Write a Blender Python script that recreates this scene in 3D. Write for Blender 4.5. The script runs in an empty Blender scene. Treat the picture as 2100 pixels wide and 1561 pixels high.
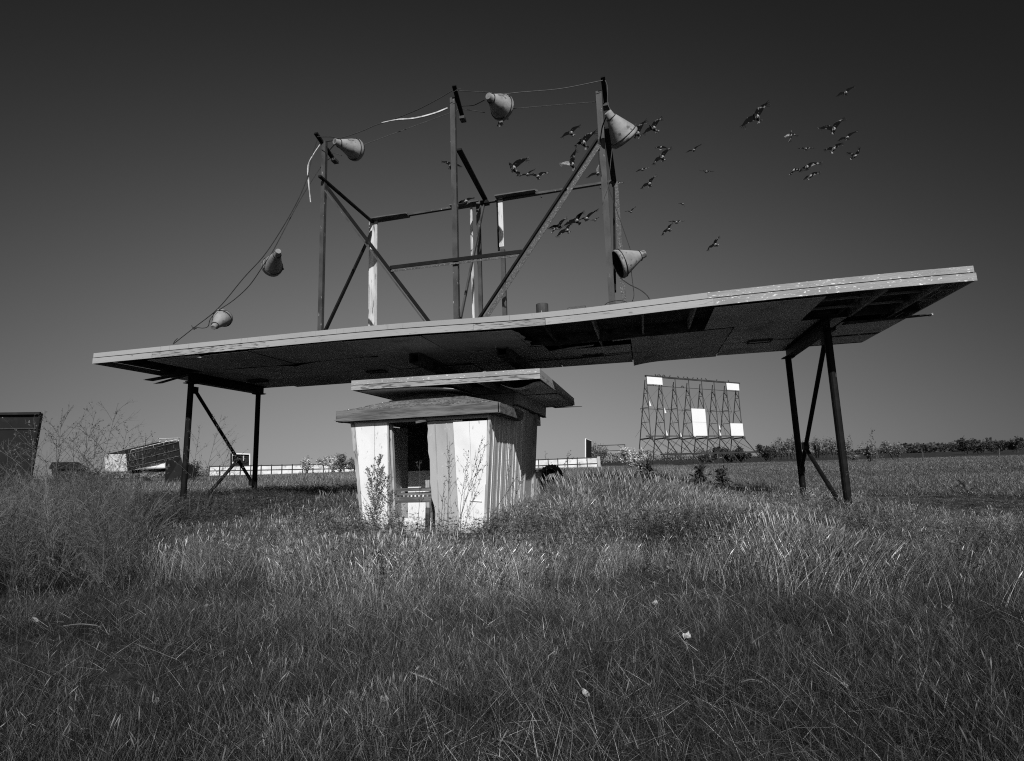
import bpy, math, random
import numpy as np
from mathutils import Vector, Matrix

# ------------------------------------------------------------------ camera, sky, sun, exposure
S = bpy.context.scene
cam_d = bpy.data.cameras.new('camera'); cam = bpy.data.objects.new('camera', cam_d)
S.collection.objects.link(cam); S.camera = cam
cam_d.sensor_fit = 'HORIZONTAL'; cam_d.sensor_width = 36.0
cam_d.lens = 36.0 * 1104.9 / 2100.0
cam_d.clip_start = 0.05; cam_d.clip_end = 9000
CR = Vector((0.97087992, 0.23727816, -0.03303419)); CU = Vector((0.06832052, -0.14206907, 0.98749617))
CF = Vector((-0.22961814, 0.96099711, 0.15414297))
cam.matrix_world = Matrix(((CR.x, CU.x, -CF.x, 0), (CR.y, CU.y, -CF.y, 0), (CR.z, CU.z, -CF.z, 1.4), (0, 0, 0, 1)))

SUN = Vector((0.29, -0.77, 0.54)).normalized()          # towards the sun
S_EL = math.asin(SUN.z); S_AZ = math.atan2(SUN.x, SUN.y)
w = bpy.data.worlds.new('World'); S.world = w; w.use_nodes = True
nt = w.node_tree; nt.nodes.clear()
def wn(t, **k):
    n = nt.nodes.new(t)
    for a, b in k.items(): setattr(n, a, b)
    return n
def wm(op, a, b=None):
    n = wn('ShaderNodeMath', operation=op)
    for i, v in enumerate((a, b)):
        if v is None: continue
        if isinstance(v, (int, float)): n.inputs[i].default_value = v
        else: nt.links.new(v, n.inputs[i])
    return n.outputs[0]
sky = wn('ShaderNodeTexSky', sky_type='NISHITA', sun_disc=False, sun_elevation=S_EL, sun_rotation=S_AZ,
         altitude=500, air_density=1.0, dust_density=0.6, ozone_density=1.5)
sep = wn('ShaderNodeSeparateColor'); nt.links.new(sky.outputs[0], sep.inputs[0])
# deep red filter on black-and-white film ...
red = wm('ADD', wm('MULTIPLY', sep.outputs[0], 0.85), wm('MULTIPLY', sep.outputs[1], 0.15))
# ... and a polariser: skylight is most polarised at 90 degrees from the sun
tc = wn('ShaderNodeTexCoord'); dot = wn('ShaderNodeVectorMath', operation='DOT_PRODUCT')
nt.links.new(tc.outputs['Generated'], dot.inputs[0]); dot.inputs[1].default_value = SUN
c2 = wm('POWER', wm('ABSOLUTE', dot.outputs['Value']), 2.0)
pol = wm('DIVIDE', wm('SUBTRACT', 1.0, c2), wm('ADD', 1.0, c2))
fac = wm('POWER', wm('SUBTRACT', 1.0, wm('MULTIPLY', pol, 0.74)), 2.5)
# soft shoulder of the film
bw = wm('MULTIPLY', wm('MULTIPLY', wm('POWER', wm('MULTIPLY', red, 0.1), 0.18), 5.05), fac)
bg = wn('ShaderNodeBackground'); nt.links.new(bw, bg.inputs[0]); bg.inputs[1].default_value = 0.1
out = wn('ShaderNodeOutputWorld'); nt.links.new(bg.outputs[0], out.inputs[0])

sd = bpy.data.lights.new('sun', 'SUN'); sun = bpy.data.objects.new('sun', sd); S.collection.objects.link(sun)
sd.energy = 4.2; sd.angle = math.radians(0.5); sd.color = (1, 1, 1)
sun.rotation_euler = SUN.to_track_quat('Z', 'Y').to_euler(); sun.location = (6, -16, 30)
S.view_settings.view_transform = 'Standard'; S.view_settings.look = 'None'
S.view_settings.exposure = 0.0; S.view_settings.gamma = 1.0; S.view_settings.use_curve_mapping = False
S.render.engine = 'CYCLES'; S.cycles.max_bounces = 5; S.cycles.diffuse_bounces = 3; S.cycles.glossy_bounces = 2; S.cycles.transmission_bounces = 3; S.cycles.transparent_max_bounces = 4
S.cycles.use_denoising = False; S.cycles.use_adaptive_sampling = True; S.cycles.adaptive_threshold = 0.01
S.cycles.pixel_filter_type = 'BLACKMAN_HARRIS'; S.cycles.filter_width = 1.1

# ------------------------------------------------------------------ helpers
rnd = random.Random(7)
COL = S.collection
V = Vector
def mat(name, v, v2=None, scale=6.0, lo=0.45, hi=0.6, rough=0.75, bump=0.0, bscale=None, stretch=(1, 1, 1),
        v3=None, scale3=30.0, lo3=0.6, hi3=0.66, stretch3=(1, 1, 1), metal=0.0, spec=0.3, rnd_amt=0.0):
    """grey procedural paint / wood / steel: base v, large mottling to v2, sharp flakes to v3"""
    m = bpy.data.materials.new(name); m.use_nodes = True
    t = m.node_tree; b = t.nodes['Principled BSDF']
    b.inputs['Roughness'].default_value = rough; b.inputs['Metallic'].default_value = metal
    b.inputs['Specular IOR Level'].default_value = spec
    def nd(x): return t.nodes.new(x)
    tcn = nd('ShaderNodeTexCoord')
    def noise(sc, st, det=5):
        mp = nd('ShaderNodeMapping'); mp.inputs['Scale'].default_value = st
        t.links.new(tcn.outputs['Object'], mp.inputs[0])
        n = nd('ShaderNodeTexNoise'); n.inputs['Scale'].default_value = sc; n.inputs['Detail'].default_value = det
        t.links.new(mp.outputs[0], n.inputs['Vector']); return n
    col = None
    def mix(a, bcol, f):
        x = nd('ShaderNodeMix'); x.data_type = 'RGBA'
        if a is None: x.inputs[6].default_value = (v, v, v, 1)
        else: t.links.new(a, x.inputs[6])
        x.inputs[7].default_value = (bcol, bcol, bcol, 1); t.links.new(f, x.inputs[0]); return x.outputs[2]
    def ramp(n, l, h):
        r = nd('ShaderNodeMapRange'); r.inputs[1].default_value = l; r.inputs[2].default_value = h
        t.links.new(n.outputs[0], r.inputs[0]); return r.outputs[0]
    n1 = None
    if v2 is not None:
        n1 = noise(scale, stretch); col = mix(None, v2, ramp(n1, lo, hi))
    if v3 is not None:
        n3 = noise(scale3, stretch3, 8); col = mix(col, v3, ramp(n3, lo3, hi3))
    if rnd_amt:
        oi = nd('ShaderNodeObjectInfo'); mm = nd('ShaderNodeMapRange')
        mm.inputs[3].default_value = 1 - rnd_amt; mm.inputs[4].default_value = 1 + rnd_amt
        t.links.new(oi.outputs['Random'], mm.inputs[0])
        hs = nd('ShaderNodeHueSaturation')
        if col is None: hs.inputs['Color'].default_value = (v, v, v, 1)
        else: t.links.new(col, hs.inputs['Color'])
        t.links.new(mm.outputs[0], hs.inputs['Value']); col = hs.outputs[0]
    if col is None: b.inputs['Base Color'].default_value = (v, v, v, 1)
    else: t.links.new(col, b.inputs['Base Color'])
    if bump:
        nb = noise(bscale or scale * 2, stretch, 6)
        bp = nd('ShaderNodeBump'); bp.inputs['Strength'].default_value = bump; bp.inputs['Distance'].default_value = 0.02
        t.links.new(nb.outputs[0], bp.inputs['Height']); t.links.new(bp.outputs[0], b.inputs['Normal'])
    return m

class MB:
    """collects geometry in world coordinates; build() makes it ONE mesh object under a thing"""
    def __init__(s): s.v = []; s.f = []; s.mi = []; s.m = 0
    def add(s, vs, fs):
        o = len(s.v); s.v += [tuple(p) for p in vs]
        for f in fs: s.f.append(tuple(i + o for i in f)); s.mi.append(s.m)
        return s
    def hexa(s, p):   # 8 corners: bottom ring 0-3, top ring 4-7
        return s.add(p, [(3, 2, 1, 0), (4, 5, 6, 7), (0, 1, 5, 4), (1, 2, 6, 5), (2, 3, 7, 6), (3, 0, 4, 7)])
    def box(s, x0, x1, y0, y1, z0, z1):
        return s.hexa([(x0, y0, z0), (x1, y0, z0), (x1, y1, z0), (x0, y1, z0), (x0, y0, z1), (x1, y0, z1), (x1, y1, z1), (x0, y1, z1)])
    def bar(s, a, b, w, h=None, up=(0, 0, 1)):
        a, b = V(a), V(b); h = h or w; d = (b - a).normalized(); u = V(up)
        if abs(d.dot(u)) > 0.98: u = V((0, 1, 0))
        x = d.cross(u).normalized(); y = x.cross(d).normalized(); x *= w / 2; y *= h / 2
        return s.hexa([a - x - y, a + x - y, a + x + y, a - x + y, b - x - y, b + x - y, b + x + y, b - x + y])
    def angle(s, a, b, w, t, up=(0, 0, 1), flip=1):  # L-section steel
        a, b = V(a), V(b); d = (b - a).normalized(); u = V(up)
        if abs(d.dot(u)) > 0.98: u = V((0, 1, 0))
        x = d.cross(u).normalized() * flip; y = x.cross(d).normalized() * flip
        pr = [(0, 0), (w, 0), (w, t), (t, t), (t, w), (0, w)]
        va = [a + x * (p - w / 2) + y * (q - w / 2) for p, q in pr]; vb = [b + x * (p - w / 2) + y * (q - w / 2) for p, q in pr]
        n = 6
        return s.add(va + vb, [tuple(range(n)), tuple(reversed(range(n, 2 * n)))] + [(i, i + n, (i + 1) % n + n, (i + 1) % n) for i in range(n)])
    def tube(s, pts, r, n=6, cap=True):
        pts = [V(p) for p in pts]; k = len(pts); rs = r if isinstance(r, (list, tuple)) else [r] * k
        o = len(s.v); u = None
        for i, p in enumerate(pts):
            d = (pts[min(i + 1, k - 1)] - pts[max(i - 1, 0)])
            d = d.normalized() if d.length > 1e-9 else V((0, 0, 1))
            if u is None:
                u = d.orthogonal().normalized()
            else:
                u = (u - d * u.dot(d)); u = u.normalized() if u.length > 1e-6 else d.orthogonal().normalized()
            wv = d.cross(u)
            for j in range(n):
                t = 2 * math.pi * j / n; s.v.append(tuple(p + (u * math.cos(t) + wv * math.sin(t)) * rs[i]))
        for i in range(k - 1):
            for j in range(n):
                s.f.append((o + i * n + j, o + i * n + (j + 1) % n, o + (i + 1) * n + (j + 1) % n, o + (i + 1) * n + j)); s.mi.append(s.m)
        if cap:
            s.f.append(tuple(o + j for j in reversed(range(n)))); s.mi.append(s.m)
            s.f.append(tuple(o + (k - 1) * n + j for j in range(n))); s.mi.append(s.m)
        return s
    def ngon_prism(s, pts, off):   # planar outline extruded by vector off
        n = len(pts); off = V(off); a = [V(p) for p in pts]
        return s.add(a + [p + off for p in a], [tuple(reversed(range(n))), tuple(range(n, 2 * n))] +
                     [(i, (i + 1) % n, (i + 1) % n + n, i + n) for i in range(n)])
    def sheet(s, fn, nu, nv, th):  # fn(u,v)->Vector ; closed thin sheet thickened downwards in z
        o = len(s.v)
        for k in (0, 1):
            for i in range(nu + 1):
                for j in range(nv + 1):
                    p = V(fn(i / nu, j / nv)); s.v.append((p.x, p.y, p.z - k * th))
        q = (nu + 1) * (nv + 1); ix = lambda i, j, k: o + k * q + i * (nv + 1) + j
        for i in range(nu):
            for j in range(nv):
                s.f.append((ix(i, j, 0), ix(i + 1, j, 0), ix(i + 1, j + 1, 0), ix(i, j + 1, 0))); s.mi.append(s.m)
                s.f.append((ix(i, j, 1), ix(i, j + 1, 1), ix(i + 1, j + 1, 1), ix(i + 1, j, 1))); s.mi.append(s.m)
        for i in range(nu):
            for j in (0, nv):
                s.f.append((ix(i, j, 0), ix(i + 1, j, 0), ix(i + 1, j, 1), ix(i, j, 1))); s.mi.append(s.m)
        for j in range(nv):
            for i in (0, nu):
                s.f.append((ix(i, j, 0), ix(i, j + 1, 0), ix(i, j + 1, 1), ix(i, j, 1))); s.mi.append(s.m)
        return s
    def build(s, name, m, parent=None, smooth=False, loc=None):
        base = ORG.get(parent.name, V((0, 0, 0))) if parent is not None else V(loc or (0, 0, 0))
        me = bpy.data.meshes.new(name)
        me.from_pydata([(x - base.x, y - base.y, z - base.z) for x, y, z in s.v], [], s.f)
        ms = m if isinstance(m, (list, tuple)) else [m]
        for q in ms: me.materials.append(q)
        if len(ms) > 1: me.polygons.foreach_set('material_index', s.mi)
        if smooth: me.polygons.foreach_set('use_smooth', [True] * len(me.polygons))
        me.update()
        ob = bpy.data.objects.new(name, me); COL.objects.link(ob)
        if parent is not None: ob.parent = parent; ORG[ob.name] = base
        else: ob.location = base; ORG[ob.name] = base
        return ob
ORG = {}
def tag(o, label, cat, group=None):
    o['label'] = label; o['category'] = cat
    if group: o['group'] = group
    return o
def thing(name, label, cat, loc, group=None):
    o = bpy.data.objects.new(name, None); COL.objects.link(o); o.location = loc; o.empty_display_size = 0.2
    ORG[o.name] = V(loc); return tag(o, label, cat, group)
def struct(o): o['kind'] = 'structure'; return o
def lerp(a, b, t): return V(a) + (V(b) - V(a)) * t
def spline(pts, n=6):
    """Catmull-Rom through the points"""
    P = [V(p) for p in pts]; P = [P[0] * 2 - P[1]] + P + [P[-1] * 2 - P[-2]]; o = []
    for i in range(1, len(P) - 2):
        for k in range(n):
            t = k / n; a, b, c, d = P[i - 1], P[i], P[i + 1], P[i + 2]
            o.append(0.5 * ((2 * b) + (c - a) * t + (2 * a - 5 * b + 4 * c - d) * t * t + (3 * b - a - 3 * c + d) * t ** 3))
    o.append(P[-2]); return o

# ------------------------------------------------------------------ materials
M = {}
M['fascia'] = mat('fascia_paint', 0.36, 0.30, 1.6, 0.4, 0.7, 0.7, 0.25, 14, (0.35, 1, 2), v3=0.17, scale3=9, lo3=0.63, hi3=0.70, stretch3=(0.5, 2, 3.5))
M['fascia_up'] = mat('fascia_cap_paint', 0.36, 0.30, 0.9, 0.35, 0.7, 0.6, 0.1, 8, (0.4, 1, 1), v3=0.24, scale3=5, lo3=0.62, hi3=0.74, stretch3=(4, 1, 0.4))
M['flaked'] = mat('flaked_fascia_paint', 0.36, 0.27, 2.0, 0.4, 0.6, 0.8, 0.5, 22, (0.3, 1, 3), v3=0.11, scale3=8, lo3=0.52, hi3=0.58, stretch3=(0.45, 2, 4))
M['speckled'] = mat('crazed_fascia_paint', 0.32, 0.25, 2.2, 0.4, 0.6, 0.75, 0.4, 25, (0.5, 1, 2), v3=0.75, scale3=26, lo3=0.62, hi3=0.66, stretch3=(0.5, 1, 1.6))
M['deck'] = mat('roof_deck', 0.06, 0.035, 2, rough=0.9)
M['soffit'] = mat('soffit_board', 0.58, 0.44, 0.8, 0.4, 0.65, 0.8, 0.05, 4, v3=0.22, scale3=1.6, lo3=0.58, hi3=0.78, rnd_amt=.14)
M['soffit_edge'] = mat('pale_torn_board', 0.55, 0.4, 5, rough=0.9)
M['oldwood'] = mat('old_dark_joist_wood', 0.10, 0.05, 4, 0.4, 0.6, 0.9, 0.3, 12, (1, 1, 4), v3=0.02, scale3=3, lo3=0.5, hi3=0.62)
M['joist'] = mat('grey_joist_wood', 0.36, 0.22, 4, 0.4, 0.6, 0.9, 0.3, 12)
M['black_steel'] = mat('black_painted_steel', 0.008, 0.014, 5, 0.5, 0.7, 0.6, 0.1, 30, spec=0.12, v3=0.05, scale3=11, lo3=0.68, hi3=0.72, stretch3=(1, 1, 0.4))
M['steel'] = mat('weathered_grey_steel', 0.066, 0.034, 3, 0.4, 0.65, 0.65, 0.15, 30, (1, 1, 0.6), v3=0.42, scale3=9, lo3=0.67, hi3=0.70, stretch3=(2.5, 2.5, 0.5))
M['steel_fleck'] = mat('flecked_grey_steel', 0.085, 0.05, 20, 0.45, 0.6, 0.7, 0.2, 40, v3=0.24, scale3=45, lo3=0.58, hi3=0.66)
M['white_wood'] = mat('white_flaking_post', 0.62, 0.40, 3, 0.42, 0.62, 0.75, 0.3, 14, (3, 3, 0.4), v3=0.16, scale3=7, lo3=0.58, hi3=0.64, stretch3=(3.5, 3.5, 0.35))
M['wood_side'] = mat('weathered_plank', 0.13, 0.07, 5, 0.4, 0.6, 0.9, 0.3, 20, (0.4, 1, 3))
M['horn'] = mat('dull_painted_horn', 0.29, 0.20, 5, 0.4, 0.65, 0.7, 0.5, 9, v3=0.10, scale3=8, lo3=0.60, hi3=0.66)
M['horn_dark'] = mat('horn_interior', 0.03, 0.02, 5, rough=0.9)
M['cable'] = mat('black_cable', 0.025, 0.04, 20, rough=0.7)
M['wire'] = mat('grey_wire', 0.06, 0.09, 20, rough=0.6)
M['tape'] = mat('pale_torn_tape', 0.6, 0.35, 8, rough=0.7)
# ------------------------------------------------------------------ ground
def sstep(a, b, x): t = np.clip((x - a) / (b - a), 0, 1); return t * t * (3 - 2 * t)
def gz(x, y):
    x = np.asarray(x, float); y = np.asarray(y, float); r = np.hypot(x, y)
    near = 1 - sstep(25, 60, r)
    z = near * (0.035 * np.sin(x * 1.3 + 0.6 * np.sin(y * .9)) * np.cos(y * 1.1) + 0.03 * np.sin(x * 0.41 + 1) * np.sin(y * .37 + 2))
    z = z - 0.16 * sstep(0, 1.5, np.minimum(x - 4.9, y - 11.0)) * near                      # drop to the track on the right
    z = z + 0.12 * sstep(-9, -13, x) * near
    z = z + 0.10 * np.exp(-((x + 4.7) / 4.5) ** 2 - ((y - 12.5) / 3) ** 2) * 0
    left = sstep(0.05, -0.55, x / np.maximum(y, 1.0))
    z = z + left * 0.75 * sstep(45, 95, r) * (1 - sstep(200, 500, r))               # low rise out to the left
    return z
def axis(lim, n, k): t = np.linspace(-1, 1, n); return np.sinh(t * k) / np.sinh(k) * lim
ax = axis(5000, 241, 7.2); ay = axis(5000, 241, 7.2)
GX, GY = np.meshgrid(ax, ay, indexing='ij'); GZ = gz(GX, GY)
gv = np.stack([GX, GY, GZ], -1).reshape(-1, 3); n = 241
gf = [(i * n + j, (i + 1) * n + j, (i + 1) * n + j + 1, i * n + j + 1) for i in range(n - 1) for j in range(n - 1)]
M['ground'] = mat('dry_field_soil', 0.03, 0.015, 0.8, 0.4, 0.62, 0.95, 0.6, 9, v3=0.07, scale3=0.35, lo3=0.45, hi3=0.7, stretch3=(0.35, 2.2, 1), spec=0.1)
gb = MB(); gb.v = [tuple(p) for p in gv]; gb.f = gf; gb.mi = [0] * len(gf)
ground = struct(gb.build('ground', M['ground'], None, smooth=True))
# ------------------------------------------------------------------ entrance canopy
XL, XR, YF, YB = -14.6, 6.25, 11.45, 17.05
def sag(x): return 0.022 - 0.10 * math.exp(-((x + 1.9) / 2.9) ** 2) - 0.02 * max(0, (x - 4) / 2.2) ** 2
can = thing('entrance_canopy', 'long flat canopy with pale edge boards on black pipe legs, spanning over the booth', 'canopy', (-4.2, 14.2, 0))
def strip(x0, x1, y0, y1, z0, z1, n=None, f=sag):
    b = MB(); n = n or max(1, int(abs(x1 - x0) / 0.6))
    for i in range(n):
        a, c = x0 + (x1 - x0) * i / n, x0 + (x1 - x0) * (i + 1) / n
        ring = lambda x: [(x, y0, z0 + f(x)), (x, y1, z0 + f(x)), (x, y1, z1 + f(x)), (x, y0, z1 + f(x))]
        vs = ring(a) + ring(c); fs = [(0, 4, 5, 1), (1, 5, 6, 2), (2, 6, 7, 3), (3, 7, 4, 0)]
        if i == 0: fs.append((0, 1, 2, 3))
        if i == n - 1: fs.append((7, 6, 5, 4))
        b.add(vs, fs)
    return b
for x0, x1, m, dy in ((XL, -12.6, 'fascia', 0), (-12.6, -9.1, 'flaked', 0.002), (-9.1, -3.6, 'fascia', 0), (-3.6, -1.94, 'flaked', 0.004),
                      (-1.93, 1.6, 'fascia', -0.012), (1.6, XR, 'speckled', 0)):
    strip(x0 + 0.002, x1 - 0.002, YF + dy, YF + dy + 0.035, 4.505, 4.655).build('fascia_board', M[m], can)
for x0, x1, m, dy in ((XL, -7.1, 'fascia_up', 0.012), (-7.1, -2.75, 'fascia_up', 0.010), (-2.75, 1.5, 'fascia_up', 0.012), (1.5, XR - 0.02, 'speckled', 0.012)):
    strip(x0 + 0.002, x1 - 0.002, YF + dy, YF + dy + 0.035, 4.677, 4.80).build('upper_fascia_board', M[m], can)
strip(XL + 0.03, XR - 0.03, YF + 0.05, YF + 0.09, 4.52, 4.78).build('fascia_backing', M['horn_dark'], can)  # near-black: the shade of the groove is put into the backing colour
for y in (YB,): strip(XL, XR, y - 0.035, y, 4.50, 4.80, f=lambda x: 0.02).build('fascia_board', M['fascia'], can)
for x, sx in ((XL, 1), (XR, -1)):
    for k, (z0, z1) in enumerate(((4.52, 4.665), (4.678, 4.80))):
        b = MB(); b.box(min(x, x + sx * 0.035), max(x, x + sx * 0.035), YF + 0.05, YB - 0.036, z0, z1)
        b.build('end_fascia_board', M['fascia'], can)
d = strip(XL + 0.05, XR - 0.05, YF + 0.1, YB - 0.05, 4.765, 4.79); d.build('roof_deck', M['deck'], can)
# joists running front to back, header along the canopy
for i in range(19):
    x = -14.0 + i * 1.09
    b = MB(); b.box(x - 0.022, x + 0.022, YF + 0.095, YB - 0.04, 4.545 + sag(x), 4.762 + sag(x)); b.build('joist', M['joist' if -1.3 < x < 2 else 'oldwood'], can)
b = strip(XL + 0.06, XR - 0.06, 13.545, 13.6, 4.50, 4.76); b.build('header_beam', M['oldwood'], can)
b = strip(XL + 0.06, XR - 0.06, 15.6, 15.65, 4.50, 4.76); b.build('header_beam', M['oldwood'], can)
for x in (4.25, 5.2): # exposed stringers in the stripped right end
    MB().box(x + 0.5, x + 0.56, YF + 0.1, 13.54, 4.50, 4.75).build('joist', M['joist'], can)
for y in (12.1, 12.8):
    MB().box(3.6, XR - 0.06, y, y + 0.05, 4.56, 4.60).build('batten', M['joist'], can)
# soffit sheets: one per board, each hanging a little differently
def soffit(x0, x1, y0, y1, droop=0.0, corner=None, dz=0.0, seed=0):
    r = random.Random(seed); p1, p2, k = r.uniform(-.022, .022), r.uniform(-.022, .022), r.uniform(0.006, 0.035)
    def fn(u, v):
        x = x0 + (x1 - x0) * u; y = y0 + (y1 - y0) * v
        z = 4.488 + sag(x) * (1 - (y - YF) / 5.6) + dz - k * math.sin(math.pi * u) * math.sin(math.pi * v) + p1 * u + p2 * v
        if corner:
            cu, cv, am, rad = corner; dd = math.hypot((u - cu) * (x1 - x0), (v - cv) * (y1 - y0))
            z -= am * max(0, 1 - dd / rad) ** 2
        return (x, y, z - droop * v * v)
    MB().sheet(fn, 10, 8, 0.012).build('soffit_panel', M['soffit'], can)
xs = [-12.85, -11.1, -9.68, -7.0, -4.92, -2.72]
for i in range(5):
    cr = {0: (1, 0, 0.07, 1.0), 1: (0, 0, 0.03, 1.0)}.get(i)
    soffit(xs[i] + .013, xs[i + 1] - .013, 11.55, 13.485, corner=cr, seed=i)
xs2 = [-14.5, -12.1, -9.75, -7.35, -4.9, -2.36, -0.15, 2.3, 4.75]
for i in range(8):
    y0 = 14.35 if i == 5 else (13.66 if i == 6 else 13.51)
    soffit(xs2[i] + .013, xs2[i + 1] - .013, y0 if i < 7 else 13.53, 15.49, seed=20 + i, corner={2: (0, 0, 0.09, 0.9), 1: (1, 0, .05, .7), 4: (0.3, 0, 0.06, .8)}.get(i))
    soffit(xs2[i] + .013, xs2[i + 1] - .013, 15.515, 17.0, seed=40 + i, droop=[0, .02, .03, .10, .02, .02, .07, .03][i], corner={3: (1, 1, .05, .8), 6: (0, 1, .08, .9)}.get(i))
soffit(1.62, 3.72, 11.55, 13.5, seed=60, corner=(1, 1, .03, .8))
soffit(-14.5, -13.0, 13.6, 15.5, seed=61)
soffit(4.76, 6.15, 14.0, 15.45, seed=62, dz=-.01); soffit(4.76, 6.15, 15.75, 16.6, seed=63)
# strips left hanging
b = MB(); b.hexa([(4.7, 13.62, 4.37), (6.42, 13.5, 4.39), (6.42, 13.66, 4.39), (4.7, 13.78, 4.37), (4.7, 13.62, 4.40), (6.42, 13.5, 4.41), (6.42, 13.66, 4.41), (4.7, 13.78, 4.40)])
b.build('loose_batten', M['oldwood'], can)
MB().box(6.40, 6.44, 13.52, 13.64, 4.375, 4.42).build('broken_batten_end', M['soffit_edge'], can)
b = MB(); b.hexa([(-14.9, 13.3, 4.36), (-13.45, 13.25, 4.46), (-13.45, 13.5, 4.46), (-14.85, 13.6, 4.36), (-14.9, 13.3, 4.375), (-13.45, 13.25, 4.475), (-13.45, 13.5, 4.475), (-14.85, 13.6, 4.375)])
b.build('loose_batten', M['oldwood'], can)
MB().ngon_prism([(-15.0, 13.75, 4.30), (-13.4, 13.35, 4.42), (-13.4, 13.5, 4.42), (-14.8, 13.9, 4.33)], (0, 0, 0.015)).build('loose_batten', M['oldwood'], can)
MB().ngon_prism([(-4.95, 13.42, 4.44), (-4.45, 13.47, 4.42), (-4.4, 13.95, 4.43), (-4.93, 13.9, 4.46)], (0, 0, 0.01)).build('pale_patch', M['soffit_edge'], can)
MB().ngon_prism([(-9.5, 11.56, 4.49), (-8.5, 11.53, 4.52), (-8.9, 11.62, 4.47), (-9.15, 11.7, 4.455)], (0, 0, 0.008)).build('torn_strip', M['soffit_edge'], can)
MB().ngon_prism([(-11.95, 11.53, 4.505), (-11.2, 11.53, 4.50), (-11.1, 11.6, 4.455), (-11.5, 11.6, 4.47)], (0, 0, 0.008)).build('torn_strip', M['soffit_edge'], can)
MB().ngon_prism([(-2.3, 14.28, 4.42), (-1.75, 14.1, 4.44), (-1.1, 14.05, 4.45), (-1.15, 14.16, 4.45), (-1.7, 14.26, 4.43)], (0, 0, 0.01)).build('torn_strip', M['soffit_edge'], can)
MB().ngon_prism([(-0.6, 13.66, 4.44), (0.3, 13.62, 4.46), (0.35, 13.70, 4.46), (-0.6, 13.76, 4.44)], (0, 0, 0.01)).build('torn_strip', M['soffit_edge'], can)
# ragged torn edge beside the open bay
pts = []; r = random.Random(3)
for i in range(12): pts.append((-2.72 + (0.0 if i in (0, 11) else r.uniform(0, .16)) + .012 * i * .3, 11.6 + i * 0.17, 4.40 + .004 * i))
pts = [(-2.9, 13.48, 4.445), (-2.9, 11.6, 4.40)] + pts
MB().ngon_prism(pts, (0, 0, 0.01)).build('torn_soffit_edge', M['soffit'], can)
# recessed downlights
for x, m in ((-12.4, 'horn_dark'), (-8.05, 'horn'), (-1.25, 'horn_dark'), (3.2, 'soffit_edge')):
    lt = MB()
    for a in ((x - .3, x + .3, 15.17, 15.20), (x - .3, x + .3, 15.45, 15.48), (x - .3, x - .27, 15.201, 15.449), (x + .27, x + .3, 15.201, 15.449)):
        lt.box(a[0], a[1], a[2], a[3], 4.42, 4.47)
    lf = lt.build('recessed_light', M['oldwood'], can)
    MB().box(x - .265, x + .265, 15.205, 15.445, 4.44, 4.45).build('lens', M[m], lf)
# steel beams and pipe legs
for x, y0, y1 in ((4.24, 13.2, 16.95), (-13.2, 13.3, 16.6)):
    b = MB(); b.box(x - .13, x + .13, y0, y1, 4.19, 4.215); b.box(x - .13, x + .13, y0, y1, 4.435, 4.46); b.box(x - .02, x + .02, y0, y1, 4.2151, 4.4349)
    b.build('beam', M['black_steel'], can)
for x in (-5.84, -3.4):
    b = MB(); y0 = 13.2
    b.box(x - .14, x - .12, y0, 17.0, 4.2, 4.46); b.box(x + .12, x + .14, y0, 17.0, 4.2, 4.46); b.box(x - .1199, x + .1199, y0 + .05, 17.0, 4.44, 4.46); b.box(x - .1199, x + .1199, y0 + .05, 17.0, 4.2, 4.22)
    b.build('beam', M['oldwood'], can)
    MB().box(x - .06, x + .06, 14.9, 15.02, 3.40, 4.199).build('beam_post', M['black_steel'], can)
    MB().box(x - .06, x + .06, 16.6, 16.72, 3.40, 4.199).build('beam_post', M['black_steel'], can)
def pipe(name, a, b_, r): MB().tube([a, b_], r, 14).build(name, M['black_steel'], can, smooth=False)
pipe('leg', (4.24, 13.42, -.3), (4.24, 13.38, 4.19), .083); pipe('leg', (4.3, 17.1, -.3), (4.2, 16.7, 4.19), .083)
pipe('leg', (-13.45, 13.6, -.3), (-13.3, 13.5, 4.19), .083); pipe('leg', (-13.25, 16.4, -.3), (-13.2, 16.35, 4.19), .083)
pipe('brace', (4.22, 13.45, 4.05), (4.28, 17.0, 0.95), .052); pipe('brace', (4.27, 16.3, 1.6), (4.24, 13.55, 0.05), .052)
pipe('brace', (-13.3, 13.6, 4.05), (-13.24, 16.3, 1.05), .052); pipe('brace', (-13.26, 15.55, 1.85), (-13.42, 13.75, .1), .052)
for x, y in ((4.24, 13.38), (4.2, 16.7), (-13.3, 13.5), (-13.2, 16.35)):
    MB().box(x - .15, x + .15, y - .15, y + .15, 4.165, 4.188).build('cap_plate', M['black_steel'], can)
for a in ((4.28, 16.95, .98), (4.265, 16.25, 1.64), (-13.24, 16.28, 1.08), (-13.26, 15.5, 1.9), (4.22, 13.5, 3.98), (-13.3, 13.62, 3.98)):
    MB().box(a[0] - .065, a[0] + .065, a[1] - .11, a[1] + .11, a[2] - .1, a[2] + .1).build('gusset_plate', M['black_steel'], can)
# vent stack and a low curb on the roof
vs = MB().tube([(-2.12, 12.2, 4.7), (-2.12, 12.2, 5.13)], .145, 18); v_ = vs.build('vent_pipe', M['steel'], None, loc=(-2.12, 12.2, 4.78)); tag(v_, 'short dark stub of vent pipe on the canopy roof', 'vent pipe')
vb = MB().box(-1.55, -1.12, 12.4, 12.7, 4.80, 5.06).build('roof_box', M['steel_fleck'], None, loc=(-1.3, 12.5, 4.79)); tag(vb, 'low speckled box on the canopy roof right of the vent pipe', 'roof box')

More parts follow.
